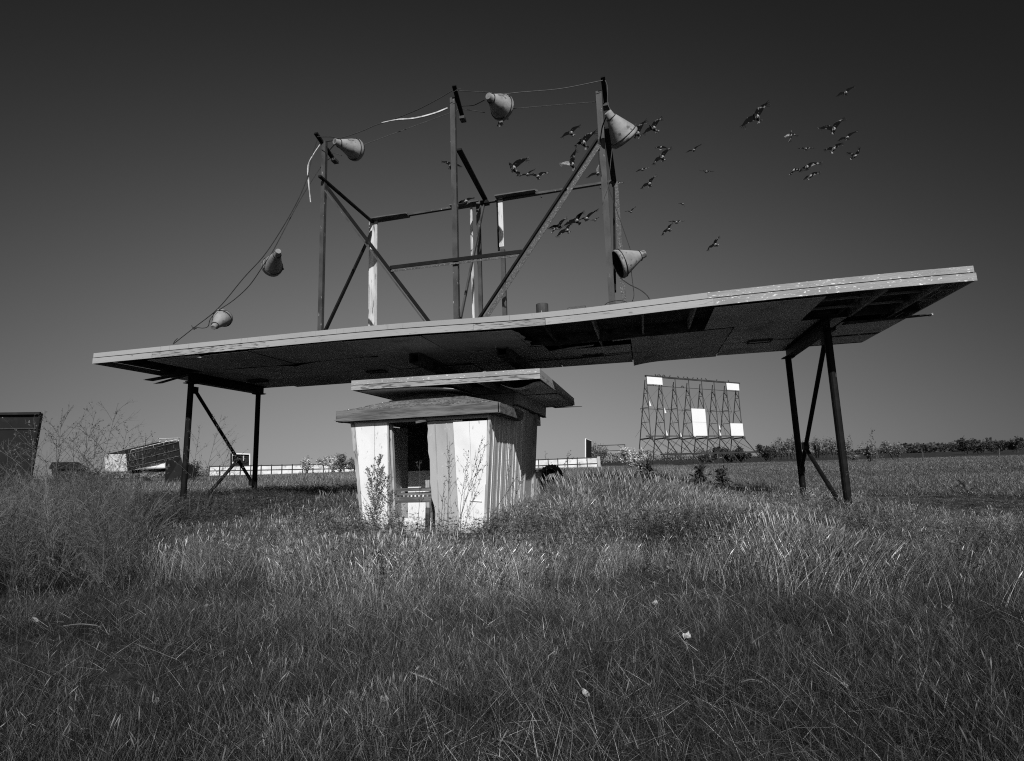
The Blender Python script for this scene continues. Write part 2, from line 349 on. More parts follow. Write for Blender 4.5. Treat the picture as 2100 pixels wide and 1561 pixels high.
# ------------------------------------------------------------------ sign frame on the canopy
sg = thing('sign_frame', 'bare steel sign frame of three tall posts standing on the canopy roof', 'sign frame', (-4.1, 12.5, 4.8))
Y0, Y1 = 11.9, 14.6
def post(x, y, z0, z1, w, m, name='post'):
    b = MB(); t = .014; h = w / 2
    b.box(x - h, x + h, y - h, y + h, z0, z1); return b.build(name, M[m], sg)
post(-7.83, Y0, 4.6, 10.2, .112, 'steel'); post(-4.15, Y0, 4.6, 10.72, .128, 'steel'); post(-.475, Y0, 4.6, 10.12, .138, 'steel')
def ang(name, a, b_, wd=.1, m='black_steel', fl=1, up=(0, 0, 1)): MB().angle(a, b_, wd, .016, up, fl).build(name, M[m], sg)
# cable arms on the post tops
for (a, b_) in (((-7.9, 11.58, 10.27), (-7.84, 12.42, 9.93)), ((-4.02, 11.62, 10.86), (-4.03, 12.3, 10.42)), ((-0.348, 11.600, 10.292), (-0.329, 12.250, 10.040))):
    MB().bar(a, b_, .1, .06, (0, 0, 1)).build('cable_arm', M['black_steel'], sg)
for p in ((-7.80, 12.35, 9.86), (-4.02, 12.28, 10.34), (-.335, 12.25, 9.93)):
    MB().box(p[0] - .07, p[0] + .07, p[1] - .1, p[1] + .1, p[2], p[2] + .07).build('arm_block', M['steel'], sg)
# big diagonals in the front plane and the bar between them
MB().bar((-7.706, 11.820, 8.848), (-4.757, 11.820, 4.767), .085, .03, (0, -1, 0)).build('diagonal_brace', M['black_steel'], sg)
MB().bar((-7.721, 11.780, 8.719), (-4.816, 11.780, 4.715), .035, .014, (0, -1, 0)).build('diagonal_brace_flange', M['steel'], sg)
MB().bar((-0.583, 11.800, 8.847), (-3.621, 11.800, 4.749), .045, .1, (0, -1, 0)).build('diagonal_brace', M['black_steel'], sg)
MB().bar((-0.532, 11.745, 8.680), (-3.450, 11.745, 4.719), .105, .012, (0, -1, 0)).build('diagonal_brace_flange', M['steel_fleck'], sg)
MB().bar((-5.849, 11.800, 6.355), (-2.480, 11.800, 6.341), .03, .09, (0, 0, 1)).build('cross_bar', M['black_steel'], sg)
MB().bar((-5.817, 11.790, 6.259), (-2.528, 11.790, 6.247), .012, .045, (0, 0, 1)).build('cross_bar_flange', M['steel_fleck'], sg)
# rear frame
zt = 9.0
post(-7.75, Y1, 4.7, zt + .1, .11, 'steel'); post(-4.35, Y1, 4.7, 9.08, .11, 'steel'); post(-3.62, Y1 - .05, 4.7, 7.62, .12, 'steel'); post(-.27, Y1, 4.7, 9.2, .13, 'steel_fleck')
post(-3.75, Y1 - .02, 7.62, 9.25, .05, 'black_steel')
MB().box(-7.86, -7.6, Y1 - .16, Y1 - .12, 4.7, zt + .1).build('white_post', M['white_wood'], sg)
MB().box(-7.90, -7.862, Y1 - .12, Y1 + .1, 4.7, zt + .05).build('white_post_side', M['white_wood'], sg)
MB().box(-3.70, -3.56, Y1 - .15, Y1 - .11, 7.68, 9.2).build('white_post', M['white_wood'], sg)
MB().box(-4.57, -4.50, Y1 - .15, Y1 - .11, 4.7, 9.05).build('white_post', M['white_wood'], sg)
MB().angle((-7.8, Y1 - .1, zt + .12), (-.3, Y1 - .1, zt + .22), .1, .03).build('top_rail', M['steel'], sg)
def plank(px0, px1, z0, z1, seed, rag=0.12):
    r = random.Random(seed); x0, x1 = px0, px1
    edge = [(x1 + r.uniform(-rag, rag), Y1 - .34 + .04 * i, z1) for i in range(9)]
    o = [(x0, Y1 - .34, z0)] + [(p[0], p[1], z0 + (z1 - z0)) for p in edge] + [(x0, Y1 - .0, z0)]
    MB().ngon_prism(o, (0, 0, .035)).build('plank', M['wood_side'], sg)
plank(-7.82, -6.55, 9.06, 9.06, 1, .03); plank(-5.15, -4.3, 9.1, 9.1, 2, .06); plank(-3.75, -2.45, 9.18, 9.18, 4, .14)
MB().bar((-7.8, Y0 - .25, 9.06), (-7.75, Y1 - .1, 9.02), .09, .05).build('tie_brace', M['black_steel'], sg)
MB().bar((-4.02, Y0, 9.29), (-4.1, Y1 - .1, 9.24), .14, .05).build('tie_brace', M['black_steel'], sg)
MB().bar((-.36, Y0 + .03, 9.2), (-.31, Y1 + .2, 9.22), .14, .05).build('tie_brace', M['black_steel'], sg)
MB().bar((-7.8, Y0 + .08, 4.85), (-7.8, Y1 - .08, 8.8), .05, .085).build('rear_brace', M['black_steel'], sg)
MB().bar((-4.154, 12.200, 5.001), (-4.13, Y1 - .1, 9.15), .045, .08).build('rear_brace', M['steel'], sg)
MB().bar((-.40, Y0 + .1, 5.2), (-.33, Y1 - .1, 9.0), .05, .08).build('rear_brace', M['black_steel'], sg)
MB().box(-4.22, -3.98, Y1 - .25, Y1 - .05, zt + .06, zt + .15).build('gusset', M['black_steel'], sg)
for x in (-2.4, -1.6, -.7): MB().tube([(x, Y1 - .12, zt + .1), (x, Y1 - .12, zt + .03)], .025, 6).build('bolt', M['steel'], sg)

# ------------------------------------------------------------------ horns strung along the cables
def horn(cap, mouth, R, r0, label, dent=None):
    a, b_ = V(cap), V(mouth); d = (b_ - a); L = d.length; d.normalize()
    h = thing('horn', label, 'horn', tuple(b_), 'horns strung along the sign cables')
    u = d.orthogonal().normalized(); w_ = d.cross(u); n = 28
    prof = [(0, r0 * .92), (.01, r0), (.17, r0 * 1.12), (.20, r0 * 1.35), (.45, R * .58), (.7, R * .82), (.86, R * .97), (.93, R * 1.03), (1, R * .97), (.985, R * .92), (.86, R * .9), (.45, R * .52), (.22, r0)]
    b = MB(); pts = []
    for t, r in prof:
        for j in range(n):
            q = 2 * math.pi * j / n; rr = r * (1 + (.02 * math.sin(3 * q + 5 * t)))
            pts.append(a + d * L * t + (u * math.cos(q) + w_ * math.sin(q)) * rr)
    fs = []
    for i in range(len(prof) - 1):
        for j in range(n): fs.append((i * n + j, i * n + (j + 1) % n, (i + 1) * n + (j + 1) % n, (i + 1) * n + j))
    b.add(pts, fs); k = 9 * n
    b.mi = [0 if i < k else 1 for i in range(len(b.mi))]
    b.m = 0; b.add([a + (u * math.cos(2 * math.pi * j / n) + w_ * math.sin(2 * math.pi * j / n)) * r0 * .92 for j in range(n)], [tuple(reversed(range(n)))])
    b.m = 1; b.add([a + d * L * .22 + (u * math.cos(2 * math.pi * j / n) + w_ * math.sin(2 * math.pi * j / n)) * r0 for j in range(n)], [tuple(range(n))])
    b.build('cone', [M['horn'], M['horn_dark']], h, smooth=True)
    for t, r in ((.84, R * .97), (.19, r0 * 1.3)):
        ring = [a + d * L * t + (u * math.cos(2 * math.pi * j / 24) + w_ * math.sin(2 * math.pi * j / 24)) * (r + .006) for j in range(25)]
        MB().tube(ring, .011, 5, False).build('wire_band', M['cable'], h)
    q = a + d * L * .84 + (u * -.6 - w_ * .8) * R * 1.0
    MB().tube([q - u * .03, q + u * .03], .022, 6).build('clamp', M['cable'], h)
    return h
horn((-10.460, 11.200, 5.101), (-10.606, 11.700, 5.529), .235, .065, 'lowest left horn hanging near the canopy edge, its small end towards the viewer')
horn((-8.542, 11.100, 6.866), (-9.232, 11.750, 6.736), .255, .07, 'horn on the slack cable left of the sign frame, small end up')
horn((-7.061, 11.150, 9.607), (-6.820, 11.850, 9.729), .28, .075, 'horn at the top of the left sign post pointing left')
horn((-3.000, 11.100, 9.985), (-2.780, 11.720, 10.053), .31, .08, 'topmost horn hanging between the middle and right posts')
horn((-0.283, 11.300, 9.161), (0.082, 11.750, 8.704), .33, .085, 'large dented horn at the top of the right sign post')
horn((0.323, 12.060, 6.033), (-0.307, 11.920, 5.792), .33, .085, 'horn low on the right post, open mouth facing left above the canopy')
def cable(pts, r, m, label, name='cable', extra=(), cat='cable', n=6):
    th = thing(name, label, cat, tuple(V(pts[0])), 'cables of the horn string')
    MB().tube(spline(pts, n), r, 5).build('run', M[m], th)
    for e, er, em in extra: MB().tube(spline(e, 6), er, 5).build('loop', M[em], th)
    return th
cable([(-11.981, 11.500, 4.862), (-11.355, 11.500, 5.244), (-10.574, 11.450, 5.684), (-9.823, 11.450, 6.435), (-9.161, 11.450, 7.057), (-8.468, 11.500, 8.122), (-8.110, 11.550, 8.964), (-7.990, 11.600, 9.679), (-7.855, 11.600, 10.089)], .012, 'cable',
      'outer cable climbing from the canopy edge past two horns to the left post', extra=(
      ([(-11.981, 11.500, 4.862), (-11.940, 11.500, 4.938), (-11.851, 11.500, 5.010)], .01, 'cable'),
      ([(-11.422, 11.500, 5.317), (-11.287, 11.450, 5.186), (-11.280, 11.500, 5.277), (-11.436, 11.550, 5.264), (-11.261, 11.500, 5.222)], .01, 'cable'),
      ([(-11.295, 11.500, 5.265), (-10.998, 11.450, 5.199), (-10.801, 11.400, 5.221), (-10.658, 11.300, 5.364), (-10.555, 11.400, 5.615)], .01, 'cable')))
cable([(-10.541, 11.450, 5.641), (-10.134, 11.500, 5.890), (-9.677, 11.500, 6.236), (-9.193, 11.400, 6.698), (-8.827, 11.300, 7.034), (-8.473, 11.700, 8.383), (-8.328, 12.100, 9.268), (-8.177, 12.400, 9.918), (-7.965, 12.400, 10.043)], .012, 'cable', 'inner slack cable between the two left horns and the left post')
cable([(-7.856, 11.600, 10.160), (-7.307, 11.400, 9.931), (-7.038, 11.400, 9.853), (-6.585, 11.600, 10.073), (-6.222, 11.700, 10.248), (-5.929, 11.750, 10.321), (-5.127, 11.700, 10.433), (-4.573, 11.650, 10.558), (-4.062, 11.620, 10.729)], .011, 'cable', 'upper cable between the left post horn and the middle post',
      extra=(([(-7.737, 11.800, 10.120), (-7.304, 11.400, 9.821), (-7.093, 11.200, 9.671)], .012, 'cable'), ([(-7.807, 12.100, 10.072), (-7.400, 11.600, 9.795), (-7.140, 11.300, 9.633)], .012, 'cable'),
             ([(-7.809, 12.200, 10.030), (-7.441, 11.900, 9.772), (-7.124, 11.600, 9.483)], .008, 'wire')))
tp = thing('torn_tape', 'pale torn strip fluttering on the cable between left and middle posts', 'tape', (-6.014, 11.700, 10.291))
MB().tube(spline([(-6.042, 11.700, 10.283), (-5.653, 11.720, 10.303), (-5.146, 11.740, 10.258), (-4.635, 11.800, 10.334), (-4.282, 11.850, 10.447)], 5), [.014] * 6 + [.024] * 15, 4).build('strip', M['tape'], tp)
tp = thing('torn_tape', 'pale torn strip dangling free from the left post cable', 'tape', (-8.004, 11.600, 9.667))
MB().tube(spline([(-7.845, 11.700, 9.994), (-7.988, 11.600, 9.636), (-8.112, 11.600, 9.351), (-8.084, 11.600, 8.890), (-8.010, 11.600, 8.331)], 6), [.012] * 7 + [.02] * 12 + [.014] * 6, 4).build('strip', M['tape'], tp)
cable([(-6.623, 11.700, 9.742), (-5.906, 11.900, 10.038), (-5.167, 12.100, 10.333), (-4.147, 12.300, 10.674)], .009, 'wire', 'thin lower wire from the left post horn to the middle post')
cable([(-3.969, 11.650, 10.731), (-3.490, 11.500, 10.494), (-3.027, 11.300, 10.225), (-2.849, 11.400, 10.208), (-2.269, 11.500, 10.222), (-1.336, 11.550, 10.151), (-0.354, 11.620, 10.207)], .009, 'wire', 'upper wire from the middle post over a horn to the right post',
      extra=(([(-4.063, 11.620, 10.675), (-3.926, 11.600, 10.713), (-3.823, 11.600, 10.731)], .008, 'wire'),))
cable([(-4.046, 12.200, 10.613), (-3.623, 11.900, 10.280), (-3.262, 11.700, 10.018)], .009, 'wire', 'short lower wire between the middle post and the topmost horn', extra=(([(-4.195, 12.200, 10.531), (-4.058, 12.200, 10.686), (-3.723, 11.900, 10.437), (-3.478, 11.600, 10.204), (-3.141, 11.300, 10.055)], .012, 'cable'),))
cable([(-2.628, 11.750, 10.017), (-1.997, 11.900, 10.058), (-1.289, 12.000, 10.049), (-0.518, 12.100, 10.026)], .009, 'wire', 'lower wire from the topmost horn to the right post')
cable([(-0.298, 11.600, 10.180), (-0.261, 11.600, 10.046), (-0.261, 11.600, 9.858), (-0.277, 11.600, 9.587), (-0.210, 11.500, 9.319)], .009, 'wire', 'thin wire looping from the right post top down to the dented horn')
cable([(-0.312, 11.350, 9.104), (-0.393, 11.550, 9.083), (-0.452, 11.700, 9.019), (-0.521, 11.780, 8.724), (-0.562, 11.800, 8.435), (-0.534, 11.800, 7.941)], .016, 'cable', 'thick black cable dropping from the dented horn along the right post')
cable([(-0.234, 11.700, 8.561), (-0.305, 11.750, 8.177), (-0.394, 11.800, 7.676), (-0.513, 11.780, 7.324), (-0.555, 11.780, 6.974)], .008, 'wire', 'fine wire hanging down the face of the right post')
cable([(-0.400, 11.950, 7.731), (-0.267, 12.000, 7.214), (-0.107, 12.000, 6.594), (0.014, 12.000, 6.096)], .008, 'cable', 'straight wire from the right post down to the lowest right horn')
cable([(-0.014, 12.000, 5.670), (0.005, 12.000, 5.300), (0.011, 11.950, 5.056), (-0.030, 11.900, 4.899)], .009, 'cable', 'wire falling from the lowest right horn to the canopy roof')
cable([(-0.259, 11.800, 5.435), (-0.077, 11.700, 5.234), (0.142, 11.600, 5.055), (0.275, 11.550, 4.905), (0.329, 11.550, 4.801)], .011, 'cable', 'black cord curving from the lowest right horn onto the canopy edge')
cable([(-0.650, 11.600, 4.765), (-0.561, 11.600, 4.833), (-0.394, 11.700, 4.890), (-0.248, 11.700, 4.874), (-0.145, 11.700, 4.830)], .009, 'cable', 'loose wire end lying round the foot of the right post')
# ------------------------------------------------------------------ ticket booth
M['white'] = mat('white_painted_board', 0.82, 0.70, 1.3, 0.5, 0.75, 0.55, 0.05, 6, v3=0.40, scale3=7, lo3=0.63, hi3=0.72, stretch3=(2, 2, 0.9))
M['booth_grey'] = mat('grey_painted_board', 0.42, 0.34, 1.5, 0.45, 0.7, 0.65, 0.08, 8, (2, 2, .6), v3=0.55, scale3=8, lo3=0.66, hi3=0.72)
M['side_plank'] = mat('side_siding_paint', 0.52, 0.42, 2, 0.4, 0.65, 0.6, 0.08, 8, (3, 3, .4), rnd_amt=0.10)
M['bare_wood'] = mat('weathered_bare_wood', 0.17, 0.08, 4, 0.4, 0.62, 0.9, 0.55, 16, (0.35, 1, 3.5), v3=0.05, scale3=5, lo3=0.6, hi3=0.68, stretch3=(0.4, 1, 4))
M['shingle'] = mat('asphalt_shingle', 0.20, 0.11, 14, 0.4, 0.6, 0.9, 0.4, 60, v3=0.6, scale3=14, lo3=0.66, hi3=0.70, rnd_amt=0.3)
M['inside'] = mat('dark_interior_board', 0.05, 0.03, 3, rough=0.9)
M['trim'] = mat('worn_trim', 0.45, 0.3, 5, 0.4, 0.6, 0.75, 0.2, 20, (2, 2, .4), v3=0.14, scale3=8, lo3=0.6, hi3=0.68, stretch3=(2, 2, .5))
K = V((-3.29, 10.98, 0)); FL = .08
bo = thing('ticket_booth', 'small derelict ticket booth with white flared walls, shingled hip roof and flat rear roof', 'booth', (-4.7, 12.5, 0))
def fp(a, z, o=0.0): return V((K.x + a, K.y - FL * .6 * z + o, z))       # point on the leaning front wall
def sp(b, z, o=0.0): return V((K.x + FL * z + o, K.y + b, z))            # point on the leaning side wall
def front(name, quad, m, o=0.0, th=.04):
    MB().ngon_prism([V(p) + V((0, o, 0)) for p in quad], (0, th, 0)).build(name, M[m], bo)
# front wall pieces (outlines in the wall plane)
zt_ = 2.5
front('wall_panel', [fp(-2.74, -.1), fp(-2.52, -.1), (-5.757, 10.870, 2.406), (-6.198, 10.870, 2.428), (-6.248, 10.870, 2.540)], 'white', .0)
front('wall_panel', [fp(-2.515, -.1), fp(-2.18, -.1), (-5.451, 10.870, 2.412), (-5.745, 10.870, 2.405)], 'white', .004)
# corner post seen at the left end
MB().hexa([fp(-2.80, -.1, .01), fp(-2.745, -.1, .01), fp(-2.745, -.1, .1), fp(-2.80, -.1, .1), fp(-3.06, 2.45, .01), fp(-2.965, 2.45, .01), fp(-2.965, 2.45, .1), fp(-3.06, 2.45, .1)]).build('corner_post', M['trim'], bo)
# deep left reveal of the ticket window
MB().hexa([fp(-2.17, -.1, .001), fp(-2.15, -.1, .001), fp(-2.10, -.1, .2), fp(-2.12, -.1, .2), (-5.444, 10.880, 2.412), (-5.421, 10.880, 2.411), fp(-2.19, 2.42, .2), fp(-2.21, 2.42, .2)]).build('window_jamb', M['booth_grey'], bo)
MB().hexa([fp(-2.10, -.1, .14), fp(-2.06, -.1, .14), fp(-2.06, -.1, .24), fp(-2.10, -.1, .24), fp(-2.17, 2.38, .14), fp(-2.13, 2.38, .14), fp(-2.13, 2.38, .24), fp(-2.17, 2.38, .24)]).build('window_jamb', M['trim'], bo)
# grey swung board right of the window, ragged left edge
r = random.Random(11); lft = []
for i in range(16):
    t = i / 15; x = -1.17 + (t - .5) * -.02 + (r.uniform(-.02, .02) if 0 < i < 15 else 0); lft.append(fp(x - .06 * t + (.0 if t > .3 else .05), -.05 + 2.43 * t, .05))
MB().ngon_prism(lft + [fp(-.44, 2.38, .05), fp(-.38, -.05, .05)], (0, .03, 0)).build('swung_board', M['booth_grey'], bo)
for a0, a1 in ((-1.02, -1.06), (-.74, -.80)):
    MB().bar(fp(a0, 0, .045), fp(a1, 2.36, .045), .022, .012, (0, 1, 0)).build('batten', M['trim'], bo)
MB().bar(fp(-1.3, .0, .04), fp(-1.27, .55, .04), .09, .06, (0, 1, 0)).build('rotten_stud', M['oldwood'], bo)
# bright right panel
front('wall_panel', [(-3.850, 10.980, 0.002), (-3.542, 10.980, 0.001), (-3.561, 10.870, 2.337), (-3.921, 10.870, 2.335)], 'white', 0)
front('wall_panel', [(-3.536, 10.980, 0.001), (-3.300, 10.980, 0.000), (-3.168, 10.870, 2.338), (-3.555, 10.870, 2.337)], 'white', .004)
MB().bar(fp(-.30, .68, -.006), fp(-.05, .66, -.006), .012, .012, (0, 1, 0)).build('seam_strip', M['trim'], bo)
# header over the opening, scrap of lintel
MB().hexa([fp(-3.02, 2.40, .01), fp(.16, 2.40, .01), fp(.16, 2.40, .1), fp(-3.02, 2.40, .1), fp(-3.04, 2.66, .01), fp(.18, 2.66, .01), fp(.18, 2.66, .1), fp(-3.04, 2.66, .1)]).build('header', M['booth_grey'], bo)
MB().bar(fp(-1.45, 2.37, -.03), fp(-1.22, 2.40, -.03), .05, .1, (0, 1, 0)).build('lintel_scrap', M['bare_wood'], bo)
# counter and rack inside the opening, low wall below
for z0, z1, o0, o1 in ((.90, .96, .12, .45), (.82, .86, .16, .5), (.66, .78, .10, .14)):
    MB().hexa([fp(-2.05, z0, o0), fp(-1.22, z0, o0), fp(-1.22, z0, o1), fp(-2.05, z0, o1), fp(-2.05, z1, o0), fp(-1.22, z1, o0), fp(-1.22, z1, o1), fp(-2.05, z1, o1)]).build('counter_board', M['bare_wood'], bo)
for i in range(9):
    MB().box(K.x - 2.02 + i * .09, K.x - 1.98 + i * .09, 11.06, 11.09, .781, .819).build('rack_peg', M['oldwood'], bo)
MB().hexa([fp(-2.05, -.1, .1), fp(-1.24, -.1, .1), fp(-1.24, -.1, .14), fp(-2.05, -.1, .14), fp(-2.05, .33, .1), fp(-1.24, .33, .1), fp(-1.24, .33, .14), fp(-2.05, .33, .14)]).build('low_wall', M['white'], bo)
MB().hexa([fp(-2.1, -.1, .06), fp(-1.86, -.1, .06), fp(-1.86, -.1, .09), fp(-2.1, -.1, .09), fp(-2.1, .36, .06), fp(-1.84, .36, .06), fp(-1.84, .36, .09), fp(-2.1, .36, .09)]).build('low_wall_board', M['booth_grey'], bo)
# inside: floor, partition, left wall, ceiling
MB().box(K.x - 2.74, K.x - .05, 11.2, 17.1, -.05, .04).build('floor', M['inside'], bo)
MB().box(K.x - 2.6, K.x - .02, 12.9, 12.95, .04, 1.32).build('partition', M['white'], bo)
MB().box(K.x - 2.6, K.x - .02, 12.9, 12.95, 1.325, 2.45).build('shaded_partition', M['inside'], bo)  # upper part of the white partition, its shade painted as dark colour
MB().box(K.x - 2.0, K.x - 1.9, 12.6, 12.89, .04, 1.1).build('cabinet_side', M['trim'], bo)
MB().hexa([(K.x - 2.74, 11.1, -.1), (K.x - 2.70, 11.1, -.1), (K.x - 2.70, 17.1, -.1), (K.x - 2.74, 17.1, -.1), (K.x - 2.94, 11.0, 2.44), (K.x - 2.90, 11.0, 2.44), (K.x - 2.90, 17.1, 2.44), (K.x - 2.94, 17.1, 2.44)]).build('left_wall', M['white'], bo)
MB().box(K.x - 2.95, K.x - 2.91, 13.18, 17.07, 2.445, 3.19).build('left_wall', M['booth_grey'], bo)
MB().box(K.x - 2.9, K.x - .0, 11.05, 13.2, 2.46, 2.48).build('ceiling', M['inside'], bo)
# right side wall: corner board, siding planks with ribs
def side(name, b0, b1, z0, z1, o0, o1, m, tb=0.0):
    MB().hexa([sp(b0, z0, o0), sp(b0, z0, o1), sp(b1, z0, o1), sp(b1, z0, o0), sp(b0 - tb, z1, o0), sp(b0 - tb, z1, o1), sp(b1 - tb, z1, o1), sp(b1 - tb, z1, o0)]).build(name, M[m], bo)
side('corner_board', -.0, .16, -.1, 2.45, -.05, .012, 'trim', .1)
nb = 14
for i in range(nb):
    b0 = .17 + i * .232; side('siding_plank', b0, b0 + .226, -.1, 2.47 if b0 < 2.1 else 2.86, -.05, -.003 + .003 * ((i * 7) % 3), 'side_plank', .0)
    if i % 3 != 1: side('siding_rib', b0 + .06 + .05 * (i % 2), b0 + .072 + .05 * (i % 2) + .006 * (i % 3), -.1, 2.46 if b0 < 2.1 else 2.86, -.02, .009, 'white')
side('jamb_post', 3.43, 3.56, -.1, 2.88, -.09, .03, 'booth_grey')
side('door', 3.565, 4.785, -.05, 2.84, -.10, -.06, 'booth_grey')
side('door_post', 4.79, 4.92, -.1, 2.88, -.09, .02, 'trim')
for i in range(4): side('siding_plank', 4.93 + i * .262, 5.185 + i * .262, -.1, 1.16, -.06, -.0 + .004 * (i % 2), 'side_plank')
side('window_sill', 4.86, 6.04, 1.17, 1.22, -.1, .10, 'oldwood')
for i in range(15):
    b0 = 2.14 + i * .27; side('header_plank', b0, b0 + .262, 2.89, 3.19, -.05, .04 + .004 * (i % 2), 'booth_grey')
side('header_sill', 2.1, 6.2, 2.86, 2.888, -.06, .055, 'oldwood')
MB().hexa([sp(2.12, 2.5, -.05), sp(2.12, 2.5, .0), sp(2.16, 2.5, .0), sp(2.16, 2.5, -.05), sp(2.12, 3.19, -.05), sp(2.12, 3.19, .0), sp(2.16, 3.19, 0), sp(2.16, 3.19, -.05)]).build('wall_corner', M['booth_grey'], bo)
for i in range(6):
    MB().box(K.x - 2.9 + i * .516, K.x - 2.9 + i * .516 + .508, 13.14, 13.17, 2.5, 3.19).build('upper_front_board', M['booth_grey'], bo)
MB().box(K.x - .18, K.x + .14, 13.09, 13.12, 2.72, 2.86).build('pale_trim', M['white'], bo)
# back wall below the rear window and corner post
MB().box(K.x - 2.7, K.x - .03, 17.08, 17.12, -.1, 1.1).build('back_wall', M['white'], bo)
MB().box(K.x - 2.7, K.x + .1, 17.08, 17.12, 2.6, 3.19).build('back_wall', M['white'], bo)
# hip roof
hip = MB(); ex0, ex1, ey0, ey1 = -6.63, -2.86, 10.74, 13.1; ez = 2.66
R0, R1 = V((-4.98, 12.0, 3.13)), V((-4.52, 12.0, 3.12))
c = [V((ex0, ey0, ez)), V((ex1, ey0, ez)), V((ex1, ey1, ez)), V((ex0, ey1, ez))]
hip.add([c[0], c[1], c[2], c[3], R0, R1], [(0, 1, 5, 4), (1, 2, 5), (2, 3, 4, 5), (3, 0, 4), (3, 2, 1, 0)])
hr = hip.build('hip_roof', M['oldwood'], bo)
def shingles(A, B, C, D, rows, w):   # A-B eave, D-C ridge
    A, B, C, D = map(V, (A, B, C, D)); n = (B - A).cross(D - A).normalized()
    if n.z < 0: n = -n
    for i in range(rows):
        t0, t1 = i / rows, min(1.0, (i + 1.25) / rows); l0, r0 = lerp(A, D, t0), lerp(B, C, t0); l1, r1 = lerp(A, D, t1), lerp(B, C, t1)
        L = (r0 - l0).length; ux = (B - A).normalized(); x = -(i % 2) * w * .5
        while x < L - .03:
            a0, a1 = max(0, x + .004), min(L, x + w - .004); x += w
            if a1 - a0 < .04: continue
            s0, s1 = (l1 - l0).dot(ux), L + (r1 - r0).dot(ux)
            b0, b1 = max(a0, s0), min(a1, s1)
            if b1 - b0 < .01: b0 = b1 = min(max((a0 + a1) / 2, s0), s1); b1 += .01
            up = (l1 - l0) - ux * s0; j = rnd.uniform(-.006, .006); li = n * (.026 + rnd.uniform(0, .012)); lo = n * .004
            p = [l0 + ux * a0 + up * j, l0 + ux * a1 + up * j, l0 + ux * b1 + up, l0 + ux * b0 + up]
            q = [p[0] + lo, p[1] + lo, p[2] + lo, p[3] + lo, p[0] + li, p[1] + li, p[2] + lo * 1.8, p[3] + lo * 1.8]
            MB().hexa(q).build('shingle', M['shingle'], hr)
shingles(c[0], c[1], R1, R0, 9, .30); shingles(c[1], c[2], R1, R1 + V((0, .01, 0)), 9, .30); shingles(c[3], c[0], R0, R0 + V((0, -.01, 0)), 9, .34)
for a, b_ in ((c[0], R0), (c[1], R1)): MB().bar(a + V((0, 0, .02)), b_ + V((0, 0, .025)), .1, .014).build('hip_cap', M['shingle'], hr)
MB().bar(R0 + V((-.03, 0, .02)), R1 + V((.03, 0, .02)), .14, .02).build('ridge_cap', M['shingle'], hr)
# heavy weathered eave boards, split at the left end
r = random.Random(5); P0 = []; x0, x1 = -6.66, -2.855
top = [(x0 + .03, 2.70), (x0 + .0, 2.665)]; e = []
for i in range(7): e.append((x0 + r.uniform(-.01, .09), 2.66 - i * .028))
out_ = [(x1, 10.70, 2.475), (x1, 10.70, 2.69), (x0 + .05, 10.70, 2.705)] + [(p[0], 10.70, p[1]) for p in e] + [(x0 + .25, 10.70, 2.462)]
MB().ngon_prism(out_, (0, .045, 0)).build('eave_board', M['bare_wood'], bo)
MB().hexa([(x1 - .02, 10.70, 2.47), (x1 + .028, 10.70, 2.47), (x1 + .028, 12.85, 2.47), (x1 - .02, 12.85, 2.47), (x1 - .02, 10.70, 2.68), (x1 + .028, 10.70, 2.68), (x1 + .028, 12.95, 2.66), (x1 - .02, 12.95, 2.66)]).build('eave_board', M['bare_wood'], bo)
MB().box(x0 + .02, x0 + .06, 10.75, 13.1, 2.47, 2.67).build('eave_board', M['bare_wood'], bo)
MB().box(-6.6, -3.06, 10.78, 10.94, 2.455, 2.47).build('eave_soffit', M['oldwood'], bo)
MB().box(-3.05, -2.89, 10.78, 12.9, 2.455, 2.47).build('eave_soffit', M['oldwood'], bo)
# flat roof over the rear half
fx0, fx1, fy0, fy1 = -6.42, -2.06, 11.22, 17.1
def fyy(x): return fy0 + (x - fx1) * .05      # front edge runs slightly askew
def fbox(x0, x1, ya, yb, z0, z1): return MB().hexa([(x0, fyy(x0) + ya, z0), (x1, fyy(x1) + ya, z0), (x1, fyy(x1) + yb, z0), (x0, fyy(x0) + yb, z0), (x0, fyy(x0) + ya, z1), (x1, fyy(x1) + ya, z1), (x1, fyy(x1) + yb, z1), (x0, fyy(x0) + yb, z1)])
fbox(fx0, fx1, 0, .035, 3.20, 3.305).build('roof_fascia', M['flaked'], bo)
fbox(fx0 + .003, fx1 - .003, .006, .041, 3.319, 3.425).build('roof_fascia', M['speckled'], bo)
MB().box(fx1 - .035, fx1 - .001, fy0 + .042, fy1, 3.20, 3.305).build('roof_fascia', M['flaked'], bo)
MB().box(fx1 - .041, fx1 - .007, fy0 + .042, fy1, 3.313, 3.425).build('roof_fascia', M['fascia_up'], bo)
MB().box(fx0, fx0 + .035, fy0 - .12, fy1, 3.20, 3.425).build('roof_fascia', M['fascia'], bo)
MB().box(fx0 + .04, fx1 - .05, fy1 - .04, fy1, 3.2, 3.42).build('roof_fascia', M['fascia'], bo)
fbox(fx0 + .04, fx1 - .05, .043, .06, 3.22, 3.385).build('fascia_backing', M['horn_dark'], bo)  # same near-black colour, painting the shade inside the fascia gap
fbox(fx0 + .04, fx1 - .05, .05, 5.8, 3.39, 3.41).build('roof_deck', M['deck'], bo)
for x in (-6.0, -5.4, -4.8, -4.12, -3.5, -2.95): fbox(x - .02, x + .02, .065, 1.95, 3.225, 3.385).build('joist', M['joist'], bo)
fbox(fx0 + .05, fx1 - .1, 1.96, 2.0, 3.2, 3.385).build('ledger', M['joist'], bo)
for y in (13.6, 14.5, 15.4, 16.3): MB().box(-3.05, fx1 - .06, y, y + .04, 3.225, 3.385).build('joist', M['joist'], bo)
